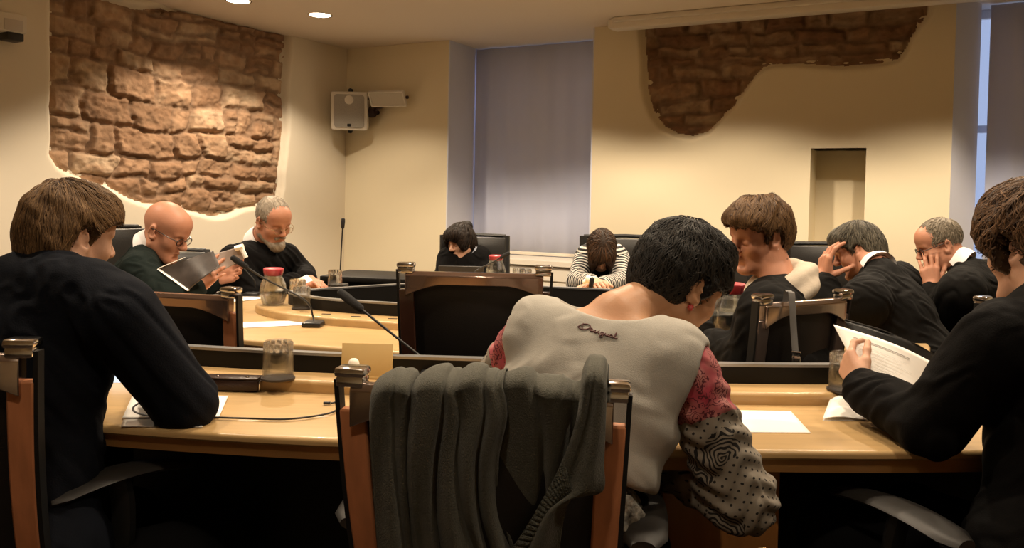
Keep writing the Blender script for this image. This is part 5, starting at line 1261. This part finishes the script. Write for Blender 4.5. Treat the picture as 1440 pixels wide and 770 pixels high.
# ------------------------------------------------------------------ small things on the near desk
p = Pz(326,549,ZT); r = empty('glasses_case', p+V(0,.012,0), D(2), 'flat dark brown leather case with two snap studs lying against the desk ledge', 'case')
b = MB(); b.box((0,0,.016), (.142,.058,.030), None, .009); b.build('case_body', M['leather_brown'], r)
b = MB(); b.box((0,-.006,.0325), (.136,.046,.004), None, .0018); fl = b.build('flap', M['leather_brown'], r)
for x in (-.035,.038): MB().lathe([(0,.004),(.003,.0035),(.005,.001),(.005,0)], (x,-.012,.034), 14).build('snap_stud', M['chrome'], fl)
b = MB(); b.box((.071,0,.016), (.004,.044,.022), None, .0015); b.build('end_clasp', M['chrome'], r)
# name card
c0 = P(517,502,2.045); up = nrm(V(0,.16,1)); R = np.stack([V(1,0,0), np.cross(up, V(1,0,0)), up], 1)
b0 = Pz(515,533,ZL); r = empty('name_card', b0, 0, 'blank pale wooden name card standing on the desk ledge, left of the large microphone', 'name card')
b = MB(); b.box(b0+up*.044, (.126,.005,.088), R, .0015); b.build('plate', M['card_wood'], r, world=True)
b = MB(); b.box(b0+V(0,.016,.004), (.126,.036,.007), None, .002); b.build('foot', M['card_wood'], r, world=True)
p = Pz(497,537,ZL); r = empty('white_cap', p, 0, 'small white dome shaped cap in front of the wooden name card', 'cap')
MB().lathe([(0,0),(.014,0),(.0145,.042),(.012,.052),(.007,.057),(0,.0585)], n=24).build('dome', M['white_paint'], r)
MB().lathe([(.0145,.001),(.0155,.002),(.0155,.005),(.0145,.006)], n=24).build('rim', M['white_plastic'], r)
# tablet in A's hands
p = P(190,540,2.05); r = empty('tablet', p, 0, 'small tablet with pale blue screen between body and arm of the navy blazer', 'tablet')
up = nrm(V(.1,.55,1)); xx = nrm(np.cross(up, V(.1,-1,.5))); R = np.stack([xx, np.cross(up, xx), up], 1)
if (R[:,1] @ (CAM-p)) > 0: R = np.stack([-xx, -np.cross(up, xx)*-1*-1, up], 1)
b = MB(); b.box(p, (.16,.008,.11), R, .003); b.build('frame', M['black_plastic'], r, world=True)
s_ = nrm(CAM-p); nn = R[:,1]*(1 if R[:,1] @ s_ > 0 else -1)
b = MB(); b.box(p+nn*.0045, (.146,.001,.096), R); b.build('lit_screen', M['screen_glow'], r, world=True)
pts = [Pz(x, y, ZT+.005) for x, y in [(196,566),(187,573),(192,580),(215,585),(250,586),(300,586.5),(350,588),(400,589),(440,585),(468,579),(479,570),(476,565),(466,566.5)]]
r = empty('cable', pts[6], 0, 'thin dark cable winding across the maple desk in front of the glass', 'cable')
b = MB(); b.tube(catmull(pts, 8), .0022, 8); b.build('cord', M['cord'], r, world=True)
b = MB(); b.tube([pts[-1]-V(.002,0,0), pts[-1]-V(.018,0,0)], .0036, 8); b.build('plug', M['black_plastic'], r, world=True)
# bag strap on the chair of H
c0 = P(1112,414,2.235); c1 = P(1119,500,2.20); r = empty('shoulder_strap', c0, 0, 'dark grey bag strap with a buckle hanging over the chrome rail of a chair', 'strap')
b = MB(); R = np.stack([V(.8,-.6,0), V(.6,.8,0), V(0,0,1)], 1)
pts = [c0+V(.0,.05,-.10), c0+V(0,.035,.0), c0+V(0,.01,.006), c0+V(0,-.008,.0), c0*.5+c1*.5, c1, c1*2-c0*1-V(0,0,-.05)]
rg = [[q+R@V(-.0085,0,0), q+R@V(.0085,0,0), q+R@V(.0085,.003,0), q+R@V(-.0085,.003,0)] for q in catmull(pts, 4)]
b.loft(rg); b.build('webbing', mat('webbing', (.12,.115,.11), .6), r, world=True)
b = MB(); b.box(c1+V(0,-.004,.01), (.024,.006,.008), R, .002); b.box(c1+V(0,-.004,-.012), (.022,.005,.026), R, .002); b.build('buckle', M['chrome'], r, world=True)
# bag on the seat beside B
p = P(1034,800,1.42); r = empty('handbag', p*[1,1,0], 0, 'dark bag with two glittering clasp ends, only its top showing at the bottom edge', 'bag')
S = Ops(); S.ell(V(p[0],p[1],.36), (.14,.075,.20), None, .02); S.ell(V(p[0],p[1],.18), (.16,.09,.17), None, .04); S.halfcap(V(0,0,.012), (0,0,-1), (p[0],p[1],.1), .5); sculpt('bag_body', S, .008, M['leather_brown'], r)
for px, mm, rr in ((991,'silver',.011),(1074,'gold',.016)):
    q = P(px,775,1.42); b = MB(); b.tube([q-V(0,0,.17), q-V(0,0,.03), q-V(.0,0,.012), q], [rr*.6,rr,rr,rr*.55], 14); b.lathe([(0,.007),(rr*.6,.004),(rr*.9,-.004),(rr,-.012)], q, 16); b.build('clasp_end', M[mm], r, world=True)
# ------------------------------------------------------------------ cardigan over the chair of B
mat('grey_knit', (.115,.113,.092), .95, var=.18, vscale=60, bump=.5, bscale=700, bstretch=(1,1,.4), spec=.15, sheen=.15)
mat('rib_knit', (.10,.10,.082), .95, bump=.8, bscale=240, spec=.15)
yaw = D(9); fc = V(math.sin(yaw), math.cos(yaw), 0); rx = V(math.cos(yaw), -math.sin(yaw), 0)
c0 = P(673,545,1.27); dn = nrm(V(0,0,-.51)+fc*.115); nb_ = np.cross(rx, dn); nb_ = nb_ if nb_ @ (CAM-c0) > 0 else -nb_
def cb(px, py, lift): return hit(px, py, c0+nb_*lift, nb_)
croot = empty('cardigan', c0, 0, 'dark grey knitted cardigan draped over the back of the nearest chair', 'cardigan')
def lerp_path(path, t):
    ys = np.linspace(0, 1, len(path)); return np.array([np.interp(t, ys, [q[0] for q in path]), np.interp(t, ys, [q[1] for q in path])])
def drape(name, left, right, fold, nu=110, nv=60, over=0, m='grey_knit', thick=.004, topz=None):
    left = catmull([V(*q) for q in left], 8); right = catmull([V(*q) for q in right], 8); rows = []
    for j in range(nv+1):
        v = j/nv; a = lerp_path(left, v); b_ = lerp_path(right, v); row = []
        for i in range(nu+1):
            u = i/nu; p = a*(1-u)+b_*u; dy = topz(u)*(1-v)**3 if topz else 0
            row.append(cb(p[0], p[1]+dy, fold(u, v)))
        rows.append(row)
    if over:
        front = []
        for k in range(1, 11):
            t = k/10; row = []
            for i, p in enumerate(rows[0]):
                l = fold(i/nu, 0)+.012; ang = min(t*2, 1)*math.pi; q = p - nb_*(l*(1-math.cos(ang))*.62) + V(0,0,1)*.012*math.sin(ang) + dn*max(0, t-.5)*2*over
                row.append(q)
            front.append(row)
        rows = front[::-1]+rows
    v = np.array(rows).reshape(-1,3); o = mesh_np(name, v, gridfaces(len(rows), nu+1), M[m], croot, True, True)
    md = o.modifiers.new('thick', 'SOLIDIFY'); md.thickness = thick; md.offset = 0
    return o
def creases(list_, w=.028):
    def f(u, v):
        s = 0
        for c, sl, dpt in list_: 
            uu = (u-c-sl*v)/w; s -= dpt*math.exp(-uu*uu)
        return s
    return f
cr = creases([(.17,.05,.012),(.30,-.05,.024),(.335,.00,.004),(.56,-.13,.020),(.64,.10,.012),(.86,-.06,.018),(.97,0,.010)], .030)
def f1(u, v): return .030+.022*math.sin(math.pi*min(1,max(0,u)))**.4 + cr(u, v)*(.55+.7*v) + .006*math.sin(u*40+v*5)*v + .004*math.sin(v*9+u*13)
drape('body_panel', [(523,552),(521,600),(526,690),(533,790),(536,850)], [(706,546),(712,585),(700,650),(706,720),(728,780),(752,850)], f1, over=.16,
      topz=lambda u: -11*abs(math.sin(u*math.pi*3.1+.3))**.7-4*u+9)
def f2(u, v): return .022+.020*math.sin(math.pi*u)*(1-.6*v) - .014*math.exp(-((u-.35-.3*v)/.06)**2) - .012*math.exp(-((u-.72-.15*v)/.07)**2)-.012*v
drape('back_panel', [(700,545),(704,600),(702,660),(704,722)], [(846,560),(835,610),(815,670),(792,724)], f2, over=.12, topz=lambda u: 6*math.sin(math.pi*u)-10*math.sin(math.pi*u*2)**2*(u < .6))
def f3(u, v): return .042+.012*math.sin(math.pi*u) + .006*math.sin(u*9+v*3)
drape('front_flap', [(818,548),(812,590),(795,640),(770,690),(738,745),(700,800)], [(852,545),(850,600),(848,650),(846,690),(800,704),(784,800)], f3, nu=50, over=.10, topz=lambda u: -14*math.sin(math.pi*min(1,u*1.1))**.6)
def f4(u, v): return .048+.006*math.sin(math.pi*u)+.0016*math.sin(v*150)
drape('ribbed_band', [(792,648),(770,690),(738,745),(700,800)], [(806,700),(786,712),(764,750),(732,800)], f4, nu=14, nv=140, m='rib_knit')
for p, e in [(LP1,60),(LP2,60)]: spot(p, e)
for (x, y, e) in [(-.1,5.45,105),(1.0,4.9,100),(2.2,4.2,90),(2.75,3.9,70),(-1.7,4.9,75),(-2.5,3.4,75),(-1.0,3.6,70),(.3,3.4,70),(1.5,3.0,60),  # unseen ceiling lamps; the one by the right window is added to brighten its blind
                  (-1.4,1.9,50),(-.3,2.1,52),(.8,1.9,52),(1.9,1.8,40),(-.3,.3,26),(1.3,.3,22)]:
    spot((x,y,CEIL-.01), e)
w = bpy.data.worlds.new('World'); SC.world = w; w.use_nodes = True
w.node_tree.nodes['Background'].inputs[0].default_value = (.50,.62,.95,1); w.node_tree.nodes['Background'].inputs[1].default_value = .55
# ------------------------------------------------------------------ camera and view
cd = bpy.data.cameras.new('camera'); cam = bpy.data.objects.new('camera', cd); COL.objects.link(cam)
cam.matrix_world = Matrix([[_rt[0],_up[0],-_f[0],CAM[0]],[_rt[1],_up[1],-_f[1],CAM[1]],[_rt[2],_up[2],-_f[2],CAM[2]],[0,0,0,1]])
cd.sensor_width = 36; cd.lens = F/1440*36; cd.shift_y = -(385-CY)/1440; cd.clip_start = .05
SC.camera = cam
SC.view_settings.view_transform = 'Standard'; SC.view_settings.look = 'None'; SC.view_settings.gamma = 1; SC.view_settings.use_curve_mapping = False
SC.view_settings.exposure = 0.58
SC.cycles.use_denoising = True
SC.cycles.max_bounces = 8; SC.cycles.transmission_bounces = 8; SC.cycles.transparent_max_bounces = 8
SC.cycles.caustics_reflective = False; SC.cycles.caustics_refractive = False; SC.cycles.sample_clamp_indirect = 6
